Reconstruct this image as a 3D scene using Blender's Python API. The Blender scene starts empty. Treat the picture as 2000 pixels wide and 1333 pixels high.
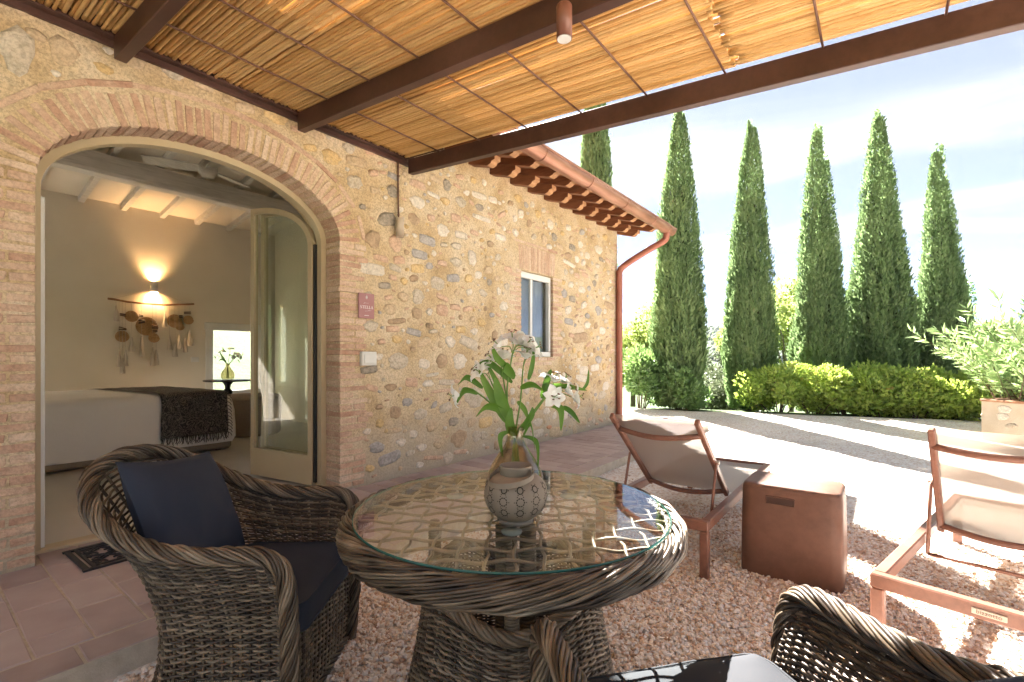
import bpy, math, random
import numpy as np
from mathutils import Vector, Matrix, noise
from mathutils.geometry import tessellate_polygon
R = math.radians
random.seed(7); rng = np.random.default_rng(7)
SC = bpy.context.scene
COL = SC.collection

# ------------------------------------------------------------------ camera, sky, sun, exposure
YAW = R(37.65)
cam = bpy.data.cameras.new('camera'); cam.sensor_width = 36; cam.lens = 16.85
cam.shift_y = 0.01675; cam.clip_start = 0.05; cam.clip_end = 6000
co = bpy.data.objects.new('camera', cam); COL.objects.link(co)
co.location = (0, 0, 1.3); co.rotation_euler = (R(90), 0, YAW - R(90))
SC.camera = co

SUN_EL = R(41.8); SUN_AZ = (0.74, 0.673)
SDIR = Vector((SUN_AZ[0]*math.cos(SUN_EL), SUN_AZ[1]*math.cos(SUN_EL), math.sin(SUN_EL)))
world = bpy.data.worlds.new('World'); SC.world = world; world.use_nodes = True
wt = world.node_tree; wt.nodes.clear()
def WN(t, **k):
    n = wt.nodes.new(t)
    for a, b in k.items(): setattr(n, a, b)
    return n
wo = WN('ShaderNodeOutputWorld'); bg = WN('ShaderNodeBackground')
sky = WN('ShaderNodeTexSky', sky_type='NISHITA', sun_disc=False, sun_elevation=SUN_EL,
         sun_rotation=math.atan2(SUN_AZ[0], SUN_AZ[1]), altitude=300, air_density=0.10, dust_density=0.0, ozone_density=1.2)
tc = WN('ShaderNodeTexCoord'); sep = WN('ShaderNodeSeparateXYZ')
wt.links.new(tc.outputs['Generated'], sep.inputs[0])
zz = WN('ShaderNodeMath', operation='ADD'); zz.inputs[1].default_value = 0.18
wt.links.new(sep.outputs[2], zz.inputs[0])
zc = WN('ShaderNodeMath', operation='MAXIMUM'); zc.inputs[1].default_value = 0.05
wt.links.new(zz.outputs[0], zc.inputs[0])
dv = WN('ShaderNodeVectorMath', operation='DIVIDE'); cmb = WN('ShaderNodeCombineXYZ')
for i in range(3): wt.links.new(zc.outputs[0], cmb.inputs[i])
wt.links.new(tc.outputs['Generated'], dv.inputs[0]); wt.links.new(cmb.outputs[0], dv.inputs[1])
mp = WN('ShaderNodeMapping'); mp.inputs['Rotation'].default_value = (0, 0, R(28)); mp.inputs['Scale'].default_value = (1.5, 0.62, 0.0)
mp.inputs['Location'].default_value = (0.6, 0.35, 0)
wt.links.new(dv.outputs[0], mp.inputs[0])
n1 = WN('ShaderNodeTexNoise'); n1.inputs['Scale'].default_value = 1.25; n1.inputs['Detail'].default_value = 7; n1.inputs['Roughness'].default_value = .55; n1.inputs['Distortion'].default_value = .7
wt.links.new(mp.outputs[0], n1.inputs['Vector'])
cr = WN('ShaderNodeValToRGB'); cr.color_ramp.elements[0].position = .42; cr.color_ramp.elements[1].position = .68
cr.color_ramp.interpolation = 'EASE'
wt.links.new(n1.outputs['Fac'], cr.inputs[0])
cm = WN('ShaderNodeMapRange'); cm.inputs[3].default_value = .42; cm.inputs[4].default_value = .98
wt.links.new(cr.outputs[0], cm.inputs[0])
mxw = WN('ShaderNodeMix', data_type='RGBA'); mxw.inputs[7].default_value = (1.06, 1.085, 1.12, 1)
wt.links.new(cm.outputs[0], mxw.inputs[0]); wt.links.new(sky.outputs[0], mxw.inputs[6])
wt.links.new(mxw.outputs[2], bg.inputs[0]); bg.inputs[1].default_value = 0.055
wt.links.new(bg.outputs[0], wo.inputs[0])

sl = bpy.data.lights.new('sun', 'SUN'); sl.energy = 2.6; sl.angle = R(0.53); sl.color = (1.0, 0.955, 0.89)
so = bpy.data.objects.new('sun', sl); COL.objects.link(so); so.location = (12, 10, 14)
so.rotation_euler = (-SDIR).to_track_quat('-Z', 'Y').to_euler()

vs = SC.view_settings; vs.view_transform = 'Standard'; vs.look = 'None'; vs.gamma = 1; vs.use_curve_mapping = False
vs.exposure = 4.3
cy = SC.cycles
cy.use_denoising = True; cy.max_bounces = 9; cy.diffuse_bounces = 6; cy.glossy_bounces = 4; cy.transmission_bounces = 6
cy.transparent_max_bounces = 24; cy.caustics_reflective = False; cy.caustics_refractive = False
cy.sample_clamp_indirect = 6; cy.use_adaptive_sampling = True; cy.adaptive_threshold = 0.015

# ------------------------------------------------------------------ helpers
def link(o): COL.objects.link(o); return o
def tag(o, label=None, cat=None, group=None, kind=None):
    if label: o['label'] = label
    if cat: o['category'] = cat
    if group: o['group'] = group
    if kind: o['kind'] = kind
    return o
def empty(name, loc=(0, 0, 0), rz=0):
    o = bpy.data.objects.new(name, None); link(o); o.location = loc; o.rotation_euler = (0, 0, rz)
    o.empty_display_size = .1
    return o
def thing(name, label, cat, loc=(0, 0, 0), rz=0, group=None):
    return tag(empty(name, loc, rz), label, cat, group)
def copy_tree(o, parent=None):
    c = o.copy(); link(c); c.parent = parent
    if parent is not None: c.matrix_parent_inverse = o.matrix_parent_inverse.copy()
    for ch in list(o.children): copy_tree(ch, c)
    return c
def obj(name, me, parent=None, loc=None, rot=None, scale=None):
    o = bpy.data.objects.new(name, me); link(o)
    if parent is not None: o.parent = parent
    if loc is not None: o.location = loc
    if rot is not None: o.rotation_euler = rot
    if scale is not None: o.scale = scale
    return o

def catmull(pts, n, closed=False):
    P = np.array(pts, float); m = len(P)
    if closed: idx = lambda i: P[i % m]; segs = m
    else: idx = lambda i: P[min(max(i, 0), m-1)]; segs = m-1
    out = []
    for k in range(n):
        t = k/(n if closed else n-1)*segs; i = min(int(t), segs-1); f = t-i
        a, b, c, d = idx(i-1), idx(i), idx(i+1), idx(i+2)
        out.append(.5*((2*b)+(-a+c)*f+(2*a-5*b+4*c-d)*f*f+(-a+3*b-3*c+d)*f**3))
    return np.array(out)

class MB:
    def __init__(s): s.v = []; s.f = []; s.n = 0; s.m = []
    def add(s, v, f, mi=0):
        v = np.asarray(v, float).reshape(-1, 3)
        s.v.append(v); n = s.n
        for q in f: s.f.append([i+n for i in q]); s.m.append(mi)
        s.n += len(v); return s
    def box(s, c, d, rz=0, bev=0, rot=None, mi=0):
        h = np.array(d, float)/2; b = min(bev, h.min()*.98)
        if b <= 0:
            v = np.array([[x, y, z] for x in (-1, 1) for y in (-1, 1) for z in (-1, 1)])*h
            f = [(0, 1, 3, 2), (4, 6, 7, 5), (0, 4, 5, 1), (2, 3, 7, 6), (0, 2, 6, 4), (1, 5, 7, 3)]
        else:
            v = []; ix = {}
            for x in (-1, 1):
                for y in (-1, 1):
                    for z in (-1, 1):
                        for a in range(3):
                            p = np.array([x*h[0], y*h[1], z*h[2]]); sgn = (x, y, z)
                            for q in range(3):
                                if q != a: p[q] -= sgn[q]*b
                            ix[(x, y, z, a)] = len(v); v.append(p)
            v = np.array(v); f = []
            for a in range(3):
                u, w = (a+1) % 3, (a+2) % 3
                for sg in (-1, 1):
                    q = []
                    for su, sw in ((-1, -1), (1, -1), (1, 1), (-1, 1)):
                        k = [0, 0, 0]; k[a] = sg; k[u] = su; k[w] = sw; q.append(ix[(*k, a)])
                    f.append(q if sg > 0 else q[::-1])
            for a in range(3):
                u, w = (a+1) % 3, (a+2) % 3
                for su in (-1, 1):
                    for sw in (-1, 1):
                        k0 = [0, 0, 0]; k0[u] = su; k0[w] = sw; k1 = k0[:]; k0[a] = -1; k1[a] = 1
                        q = [ix[(*k0, u)], ix[(*k1, u)], ix[(*k1, w)], ix[(*k0, w)]]
                        f.append(q if su*sw < 0 else q[::-1])
            for x in (-1, 1):
                for y in (-1, 1):
                    for z in (-1, 1):
                        q = [ix[(x, y, z, 0)], ix[(x, y, z, 1)], ix[(x, y, z, 2)]]
                        f.append(q if x*y*z > 0 else q[::-1])
        if rot is not None: v = v @ np.array(rot).T
        if rz:
            c_, s_ = math.cos(rz), math.sin(rz); v = v @ np.array([[c_, s_, 0], [-s_, c_, 0], [0, 0, 1]])
        return s.add(v+np.array(c), f, mi)
    def tube(s, P, r, n=6, closed=False, cap=True, flat=1.0, mi=0):
        P = np.asarray(P, float); m = len(P)
        r = np.full(m, r) if np.isscalar(r) else np.asarray(r, float)
        if closed: T = np.roll(P, -1, 0)-np.roll(P, 1, 0)
        else: T = np.gradient(P, axis=0)
        T /= np.linalg.norm(T, axis=1)[:, None]+1e-12
        up = np.array([0, 0, 1.]) if abs(T[0][2]) < .9 else np.array([1., 0, 0])
        U = np.empty_like(P); u = np.cross(T[0], up); u /= np.linalg.norm(u)
        for i in range(m):
            u = u-T[i]*np.dot(u, T[i]); u /= np.linalg.norm(u)+1e-12; U[i] = u
        V = np.cross(T, U)
        a = np.arange(n)*2*math.pi/n
        v = P[:, None]+r[:, None, None]*(np.cos(a)[None, :, None]*U[:, None]+flat*np.sin(a)[None, :, None]*V[:, None])
        f = []
        for i in range(m if closed else m-1):
            j = (i+1) % m
            for k in range(n):
                l = (k+1) % n; f.append((i*n+k, i*n+l, j*n+l, j*n+k))
        if cap and not closed: f.append(tuple(range(n))[::-1]); f.append(tuple((m-1)*n+k for k in range(n)))
        return s.add(v.reshape(-1, 3), f, mi)
    def lathe(s, prof, n=32, c=(0, 0, 0), mi=0, cap0=True, cap1=True):
        a = np.arange(n)*2*math.pi/n; v = []
        for r_, z in prof: v.append(np.stack([r_*np.cos(a), r_*np.sin(a), np.full(n, z)], 1))
        f = []
        for i in range(len(prof)-1):
            for k in range(n):
                l = (k+1) % n; f.append((i*n+k, i*n+l, (i+1)*n+l, (i+1)*n+k))
        if cap0 and prof[0][0] > 1e-6: f.append(tuple(range(n))[::-1])
        if cap1 and prof[-1][0] > 1e-6: f.append(tuple((len(prof)-1)*n+k for k in range(n)))
        return s.add(np.concatenate(v)+np.array(c), f, mi)
    def sheet(s, G, mi=0):                       # grid of points [a][b]
        G = np.asarray(G, float); a, b = G.shape[:2]
        f = [(i*b+j, i*b+j+1, (i+1)*b+j+1, (i+1)*b+j) for i in range(a-1) for j in range(b-1)]
        return s.add(G.reshape(-1, 3), f, mi)
    def prism(s, poly, h, axis=2, o=(0, 0, 0), mi=0):   # poly in plane, extruded along axis from 0 to h
        n = len(poly); v = []
        for t in (0, h):
            for a, b in poly:
                p = [0, 0, 0]; p[axis] = t; p[(axis+1) % 3] = a; p[(axis+2) % 3] = b; v.append(p)
        f = [tuple(range(n))[::-1], tuple(range(n, 2*n))]+[(i, (i+1) % n, n+(i+1) % n, n+i) for i in range(n)]
        return s.add(np.array(v)+np.array(o), f, mi)
    def mesh(s, name, mats, smooth=False):
        me = bpy.data.meshes.new(name)
        V = np.concatenate(s.v) if s.v else np.zeros((0, 3))
        me.vertices.add(len(V)); me.vertices.foreach_set('co', V.astype(np.float32).ravel())
        ln = np.fromiter((len(q) for q in s.f), np.int32, len(s.f)); tot = int(ln.sum())
        me.loops.add(tot); me.polygons.add(len(s.f))
        me.loops.foreach_set('vertex_index', np.fromiter((i for q in s.f for i in q), np.int32, tot))
        me.polygons.foreach_set('loop_start', np.concatenate([[0], np.cumsum(ln)[:-1]]).astype(np.int32))
        if not isinstance(mats, (list, tuple)): mats = [mats]
        for m in mats:
            if m: me.materials.append(m)
        if len(mats) > 1: me.polygons.foreach_set('material_index', np.array(s.m, np.int32))
        me.update(calc_edges=True)
        me.polygons.foreach_set('use_smooth', np.full(len(s.f), bool(smooth)))
        return me
    def build(s, name, mats, parent=None, smooth=False):
        o = obj(name, s.mesh(name, mats, smooth))
        if parent is not None:
            bpy.context.view_layer.update()
            o.parent = parent; o.matrix_parent_inverse = parent.matrix_world.inverted()
        return o
    def local(s, name, mats, parent, smooth=False):     # verts already in the parent's own space
        return obj(name, s.mesh(name, mats, smooth), parent)

def np_mesh(name, V, F, mat, smooth=False):              # F: (n,k) faces of equal size
    me = bpy.data.meshes.new(name); k = F.shape[1]
    me.vertices.add(len(V)); me.vertices.foreach_set('co', V.astype(np.float32).ravel())
    me.loops.add(F.size); me.polygons.add(len(F))
    me.loops.foreach_set('vertex_index', F.astype(np.int32).ravel())
    me.polygons.foreach_set('loop_start', (np.arange(len(F))*k).astype(np.int32))
    me.materials.append(mat); me.update(calc_edges=True)
    me.polygons.foreach_set('use_smooth', np.full(len(F), bool(smooth)))
    return me

# ------------------------------------------------------------------ materials
def nodes(name):
    m = bpy.data.materials.new(name); m.use_nodes = True; nt = m.node_tree; nt.nodes.clear()
    def N(t, **k):
        n = nt.nodes.new(t)
        for a, b in k.items(): setattr(n, a, b)
        return n
    out = N('ShaderNodeOutputMaterial')
    return m, nt, N, out
def ramp(N, cols, pos=None):
    c = N('ShaderNodeValToRGB'); e = c.color_ramp.elements
    while len(e) < len(cols): e.new(.5)
    for i, k in enumerate(cols):
        e[i].position = pos[i] if pos else i/(len(cols)-1); e[i].color = (*k, 1)
    return c
def pmat(name, cols, rough=.7, scale=8, detail=4, wn=1.0, island=0, objr=0, bump=0, bscale=60, bdist=.004, metallic=0, spec=.4,
         transl=0, tcol=None, pos=None, stretch=None, rvar=0, coat=0, speck=None):
    m, nt, N, out = nodes(name); L = nt.links.new
    b = N('ShaderNodeBsdfPrincipled'); b.inputs['Roughness'].default_value = rough; b.inputs['Metallic'].default_value = metallic
    b.inputs['Specular IOR Level'].default_value = spec; b.inputs['Coat Weight'].default_value = coat
    geo = N('ShaderNodeNewGeometry'); vec = geo.outputs['Position']
    if stretch:
        mp = N('ShaderNodeMapping'); mp.inputs['Scale'].default_value = stretch; L(vec, mp.inputs[0]); vec = mp.outputs[0]
    no = N('ShaderNodeTexNoise'); no.inputs['Scale'].default_value = scale; no.inputs['Detail'].default_value = detail
    L(vec, no.inputs['Vector'])
    mr = N('ShaderNodeMapRange'); mr.inputs[1].default_value = .28; mr.inputs[2].default_value = .72; L(no.outputs['Fac'], mr.inputs[0])
    def mul(s, k):
        q = N('ShaderNodeMath', operation='MULTIPLY'); L(s, q.inputs[0]); q.inputs[1].default_value = k; return q.outputs[0]
    def add(a, c):
        q = N('ShaderNodeMath', operation='ADD'); L(a, q.inputs[0]); L(c, q.inputs[1]); return q.outputs[0]
    tot = wn+island+objr; fac = mul(mr.outputs[0], wn/tot)
    if island: fac = add(fac, mul(geo.outputs['Random Per Island'], island/tot))
    if objr:
        oi = N('ShaderNodeObjectInfo'); fac = add(fac, mul(oi.outputs['Random'], objr/tot))
    c = ramp(N, cols, pos); L(fac, c.inputs[0])
    if speck:
        n3 = N('ShaderNodeTexNoise'); n3.inputs['Scale'].default_value = speck[0]; n3.inputs['Detail'].default_value = 6; n3.inputs['Roughness'].default_value = .7; L(vec, n3.inputs['Vector'])
        q = N('ShaderNodeMapRange'); q.inputs[1].default_value = .36; q.inputs[2].default_value = .58; q.inputs[3].default_value = 1-speck[1]; q.inputs[4].default_value = 1.06; L(n3.outputs['Fac'], q.inputs[0])
        xm = N('ShaderNodeMix', data_type='RGBA', blend_type='MULTIPLY'); xm.inputs[0].default_value = 1; L(c.outputs[0], xm.inputs[6]); L(q.outputs[0], xm.inputs[7])
        class _c: outputs = [xm.outputs[2]]
        c = _c
    L(c.outputs[0], b.inputs['Base Color'])
    if rvar:
        q = N('ShaderNodeMapRange'); q.inputs[3].default_value = rough-rvar; q.inputs[4].default_value = rough+rvar; L(no.outputs['Fac'], q.inputs[0]); L(q.outputs[0], b.inputs['Roughness'])
    if bump:
        n2 = N('ShaderNodeTexNoise'); n2.inputs['Scale'].default_value = bscale; n2.inputs['Detail'].default_value = 5; n2.inputs['Roughness'].default_value = .65
        L(vec, n2.inputs['Vector']); bp = N('ShaderNodeBump'); bp.inputs['Strength'].default_value = bump; bp.inputs['Distance'].default_value = bdist
        L(n2.outputs['Fac'], bp.inputs['Height']); L(bp.outputs[0], b.inputs['Normal'])
    if transl:
        t = N('ShaderNodeBsdfTranslucent'); mx = N('ShaderNodeMixShader')
        if tcol: t.inputs[0].default_value = (*tcol, 1)
        else: L(c.outputs[0], t.inputs[0])
        mx.inputs[0].default_value = transl
        L(b.outputs[0], mx.inputs[1]); L(t.outputs[0], mx.inputs[2]); L(mx.outputs[0], out.inputs[0])
    else: L(b.outputs[0], out.inputs[0])
    m['_c'] = 1
    return m
def clear_glass(name, tint=(1, 1, 1), ior=1.5, rough=0.0, gain=1.0):
    m, nt, N, out = nodes(name); L = nt.links.new
    t = N('ShaderNodeBsdfTransparent'); t.inputs[0].default_value = (*tint, 1)
    g = N('ShaderNodeBsdfGlossy'); g.inputs['Roughness'].default_value = rough
    f = N('ShaderNodeFresnel'); ge = N('ShaderNodeNewGeometry'); im = N('ShaderNodeMapRange'); im.inputs[3].default_value = ior; im.inputs[4].default_value = 1/ior
    L(ge.outputs['Backfacing'], im.inputs[0]); L(im.outputs[0], f.inputs[0])
    q = N('ShaderNodeMath', operation='MULTIPLY', use_clamp=True); q.inputs[1].default_value = gain; L(f.outputs[0], q.inputs[0])
    mx = N('ShaderNodeMixShader'); L(q.outputs[0], mx.inputs[0]); L(t.outputs[0], mx.inputs[1]); L(g.outputs[0], mx.inputs[2]); L(mx.outputs[0], out.inputs[0])
    return m
def emis(name, col, s):
    m, nt, N, out = nodes(name); e = N('ShaderNodeEmission'); e.inputs[0].default_value = (*col, 1); e.inputs[1].default_value = s
    nt.links.new(e.outputs[0], out.inputs[0]); return m
# ------------------------------------------------------------------ ground, terrain, gravel
def edge_x(y): return 11.55+(5.4-y)*.31
def terr(x, y):
    e = x-edge_x(y); r = math.hypot(x, y); z = -.035
    if e > .6: z -= min((e-.6)*.24, 11)*(1-math.exp(-(e-.6)/4))
    if y > 11.5:
        wb = min(1, max(0, (.8*y-x+1)/6)); z = z*(1-wb)+wb*min((y-11.5)*.2, 7.5)
    if y < -9: z -= min((-9-y)*.1, 4)
    if r > 140:
        t = min(1, (r-140)/800); t = t*t*(3-2*t)
        z += t*(58+14*noise.noise((x*.0021, y*.0021, 3)))+2.5*noise.noise((x*.02, y*.02, 1))
    elif r > 25: z += .8*noise.noise((x*.05, y*.05, 1))*min(1, (r-25)/20)
    return z
M_terrain = pmat('terrain_mix', [(.028, .058, .012), (.045, .085, .02), (.065, .10, .028), (.09, .11, .045)], .95, scale=.25, detail=9, bump=.6, bscale=3, bdist=.2)
rad = np.concatenate([np.linspace(6, 40, 28), np.geomspace(43, 2600, 40)])
ang = np.linspace(0, 2*math.pi, 145)
G = [[(r*math.cos(a), r*math.sin(a), terr(r*math.cos(a), r*math.sin(a))) for a in ang] for r in rad]
G.insert(0, [(0, 0, -.035)]*145)
tag(MB().sheet(np.array(G)[:, ::-1]).build('terrain', M_terrain, smooth=True), kind='structure')

def gravel_mat():
    m, nt, N, out = nodes('pale_gravel'); L = nt.links.new
    geo = N('ShaderNodeNewGeometry'); b = N('ShaderNodeBsdfPrincipled'); b.inputs['Roughness'].default_value = .85; b.inputs['Specular IOR Level'].default_value = .25
    v = N('ShaderNodeTexVoronoi'); v.inputs['Scale'].default_value = 48; L(geo.outputs['Position'], v.inputs['Vector'])
    sc = N('ShaderNodeSeparateColor'); L(v.outputs['Color'], sc.inputs[0])
    c = ramp(N, [(.50, .35, .26), (.69, .55, .45), (.78, .69, .60), (.84, .80, .75), (.76, .72, .69)], [0, .2, .5, .8, 1]); L(sc.outputs[0], c.inputs[0])
    n = N('ShaderNodeTexNoise'); n.inputs['Scale'].default_value = .9; n.inputs['Detail'].default_value = 5; L(geo.outputs['Position'], n.inputs['Vector'])
    mr = N('ShaderNodeMapRange'); mr.inputs[1].default_value = .3; mr.inputs[2].default_value = .7; mr.inputs[3].default_value = .80; mr.inputs[4].default_value = 1.06; L(n.outputs[0], mr.inputs[0])
    mx = N('ShaderNodeMix', data_type='RGBA', blend_type='MULTIPLY'); mx.inputs[0].default_value = 1; L(c.outputs[0], mx.inputs[6]); L(mr.outputs[0], mx.inputs[7])
    L(mx.outputs[2], b.inputs['Base Color'])
    bp = N('ShaderNodeBump'); bp.inputs['Strength'].default_value = .8; bp.inputs['Distance'].default_value = .012; bp.invert = True
    L(v.outputs['Distance'], bp.inputs['Height']); L(bp.outputs[0], b.inputs['Normal']); L(b.outputs[0], out.inputs[0])
    return m
ys = np.linspace(-12, 12.5, 60)
g = MB(); xs = np.linspace(0, 1, 40)
GG = [[(-9+(edge_x(y)+.12*noise.noise((y*1.3, 0, 0))+9)*x, y, .02*noise.noise((x*14, y*.7, 5))*(1 if x > .6 else .3)) for x in xs] for y in ys]
tag(g.sheet(np.array(GG)[:, ::-1]).build('gravel_ground', gravel_mat(), smooth=True), kind='structure')

# loose stones near the camera
M_peb = pmat('gravel_stone', [(.47, .30, .20), (.68, .52, .40), (.78, .68, .58), (.84, .80, .76), (.74, .70, .67)], .75, scale=40, wn=.25, island=1, pos=[.08, .28, .5, .75, .95], bump=.3, bscale=250, bdist=.002)
def pebbles():
    t = (1+5**.5)/2
    ico = np.array([(-1, t, 0), (1, t, 0), (-1, -t, 0), (1, -t, 0), (0, -1, t), (0, 1, t), (0, -1, -t), (0, 1, -t), (t, 0, -1), (t, 0, 1), (-t, 0, -1), (-t, 0, 1)], float)/1.9
    fac = np.array([(0, 11, 5), (0, 5, 1), (0, 1, 7), (0, 7, 10), (0, 10, 11), (1, 5, 9), (5, 11, 4), (11, 10, 2), (10, 7, 6), (7, 1, 8), (3, 9, 4), (3, 4, 2), (3, 2, 6), (3, 6, 8), (3, 8, 9), (4, 9, 5), (2, 4, 11), (6, 2, 10), (8, 6, 7), (9, 8, 1)])
    n = 62000
    d = np.sqrt(rng.uniform(.9**2, 4.6**2, n*2)); a = YAW+rng.uniform(-R(51), R(53), n*2)
    x, y = d*np.cos(a), d*np.sin(a)
    keep = (y < 2.42) & (rng.random(n*2) < np.clip(1.45-d/4.0, .16, 1)); x, y = x[keep][:n], y[keep][:n]; n = len(x)
    s = rng.uniform(.006, .0125, n)*rng.choice([1, 1, 1.25], n)
    q = rng.normal(size=(n, 4)); q /= np.linalg.norm(q, axis=1)[:, None]; w, i, j, k = q.T
    M = np.stack([np.stack([1-2*(j*j+k*k), 2*(i*j-k*w), 2*(i*k+j*w)], 1), np.stack([2*(i*j+k*w), 1-2*(i*i+k*k), 2*(j*k-i*w)], 1), np.stack([2*(i*k-j*w), 2*(j*k+i*w), 1-2*(i*i+j*j)], 1)], 1)
    loc = ico[None]*rng.uniform(.72, 1.25, (n, 12, 1))*np.stack([rng.uniform(.9, 1.5, n), rng.uniform(.7, 1.1, n), rng.uniform(.5, .9, n)], 1)[:, None]*s[:, None, None]
    V = np.einsum('nij,nkj->nki', M, loc); V[:, :, 2] *= .8
    V += np.stack([x, y, rng.uniform(.002, .012, n)], 1)[:, None]
    F = (fac[None]+(np.arange(n)*12)[:, None, None]).reshape(-1, 3)
    tag(obj('gravel_stones', np_mesh('gravel_stones', V.reshape(-1, 3), F, M_peb)), 'loose peach and white crushed gravel covering the terrace', 'gravel', kind='stuff')
pebbles()

m = MB(); M_dead = pmat('fallen_leaf', [(.16, .08, .035), (.30, .17, .07), (.36, .26, .12)], .8, scale=20, wn=.3, island=1)
for k in range(230):
    d = random.uniform(1.2, 10); a = YAW+random.uniform(-R(46), R(48)); x, y = d*math.cos(a), d*math.sin(a)
    if y > 2.4: continue
    q = random.uniform(0, 6.28); l = random.uniform(.012, .03); w = l*.4; c, s_ = math.cos(q), math.sin(q); z = .024
    m.add([(x-c*l, y-s_*l, z), (x+s_*w, y-c*w, z+.006), (x+c*l, y+s_*l, z+.002), (x-s_*w, y+c*w, z+.005)], [(0, 1, 2), (0, 2, 3)])
tag(m.build('fallen_leaves', M_dead), 'small dry brown leaves scattered on the gravel', 'leaves', kind='stuff')

# ------------------------------------------------------------------ terracotta pavement along the wall
W = 3.85
M_bed = pmat('paving_mortar', [(.42, .35, .27), (.54, .47, .38)], .95, scale=20, bump=.6, bscale=120)
M_tile = pmat('terracotta_tile', [(.30, .225, .21), (.38, .30, .28), (.44, .355, .335), (.50, .43, .40)], .62, scale=7, detail=6, wn=.8, objr=1.1, bump=.35, bscale=70, bdist=.002, rvar=.12)
pave = MB()
pave.box((3.75, 3.16, .051), (10.5, 1.38, .1025)); pave.box((1.485, 3.97, .051), (1.94, .24, .102))
PV = tag(pave.build('pavement', M_bed), kind='structure')
tm = []
for k in range(4):
    m = MB().box((0, 0, 0), (.18, .362, .03), bev=.004); v = m.v[0]; v += rng.normal(0, .0009, v.shape); tm.append(m.mesh('tile', M_tile))
def tile(x, y, rz=0, sy=1, sx=1):
    o = obj('tile', tm[random.randrange(4)], PV, (x, y, .0905+random.uniform(-.001, .0015)), (random.gauss(0, .003), random.gauss(0, .003), rz+random.gauss(0, .004)), (sx, sy, 1))
xk = -1.4; x = xk
while x < 8.9:
    tile(x+.186, 2.565, R(90)); x += .374
ci = 0; x = -1.25
while x < 8.9:
    y = 2.664; top = 3.85 if not (.55 < x < 2.42) else 4.08
    ln = .18 if ci % 2 else .37
    while y < top-.05:
        l = min(ln, top-y); tile(x, y+l/2, 0, (l-.009)/.362); y += l; ln = .37
    x += .188; ci += 1

# ------------------------------------------------------------------ the stone house
HOUSE = thing('stone_house', 'old stone and brick farmhouse with a wide arched glass doorway and tiled eave', 'house', (3.2, 3.85, 0))
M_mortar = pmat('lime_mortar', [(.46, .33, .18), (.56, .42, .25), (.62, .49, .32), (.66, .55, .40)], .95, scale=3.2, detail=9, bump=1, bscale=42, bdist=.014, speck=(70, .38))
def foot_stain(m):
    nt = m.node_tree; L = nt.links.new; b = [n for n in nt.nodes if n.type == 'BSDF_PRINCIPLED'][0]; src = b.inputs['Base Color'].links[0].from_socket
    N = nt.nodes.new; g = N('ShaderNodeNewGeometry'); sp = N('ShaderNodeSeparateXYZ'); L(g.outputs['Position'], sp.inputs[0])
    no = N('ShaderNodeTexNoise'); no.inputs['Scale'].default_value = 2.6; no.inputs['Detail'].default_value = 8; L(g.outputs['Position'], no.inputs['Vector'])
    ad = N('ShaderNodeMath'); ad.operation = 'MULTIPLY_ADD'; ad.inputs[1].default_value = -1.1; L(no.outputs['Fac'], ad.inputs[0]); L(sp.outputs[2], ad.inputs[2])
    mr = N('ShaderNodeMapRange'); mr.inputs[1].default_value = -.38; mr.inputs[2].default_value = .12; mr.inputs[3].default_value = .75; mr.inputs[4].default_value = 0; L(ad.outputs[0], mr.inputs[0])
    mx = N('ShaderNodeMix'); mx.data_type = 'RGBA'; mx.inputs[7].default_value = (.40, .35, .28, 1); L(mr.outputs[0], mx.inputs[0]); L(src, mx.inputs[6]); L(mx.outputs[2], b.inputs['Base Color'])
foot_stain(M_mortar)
M_brick = pmat('old_brick', [(.40, .22, .15), (.52, .345, .245), (.60, .44, .32), (.66, .53, .41)], .9, scale=11, detail=6, wn=.75, objr=1.2, bump=1, bscale=80, bdist=.007, speck=(60, .25))
SC_ = {'G': [(.17, .18, .20), (.27, .28, .30), (.38, .38, .39)], 'D': [(.07, .07, .065), (.20, .19, .17), (.36, .33, .28)], 'T': [(.36, .27, .165), (.46, .35, .23), (.52, .42, .29)],
       'W': [(.48, .43, .36), (.60, .56, .49), (.68, .64, .58)], 'P': [(.42, .25, .17), (.50, .33, .24), (.56, .40, .31)], 'O': [(.45, .30, .12), (.56, .39, .17), (.60, .45, .24)],
       'B': [(.20, .13, .075), (.31, .21, .13), (.42, .31, .20)], 'L': [(.33, .29, .22), (.44, .40, .33), (.54, .49, .42)], 'R': [(.38, .13, .06), (.45, .18, .09), (.5, .24, .14)]}
SC_ = {k: [tuple(min(.8, 1.14*(.74*q+.26*w)) for q, w in zip(col, (.58, .44, .29))) for col in c] for k, c in SC_.items()}
M_stone = {k: pmat('fieldstone_'+{'G': 'blue_grey', 'D': 'dark', 'T': 'tan', 'W': 'white', 'P': 'pink', 'O': 'ochre', 'B': 'brown', 'L': 'light_grey', 'R': 'red'}[k], c, .88, scale=14 if k != 'D' else 30, detail=8, wn=1, objr=.35, bump=1, bscale=38, bdist=.012, speck=(45, .3)) for k, c in SC_.items()}

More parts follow.
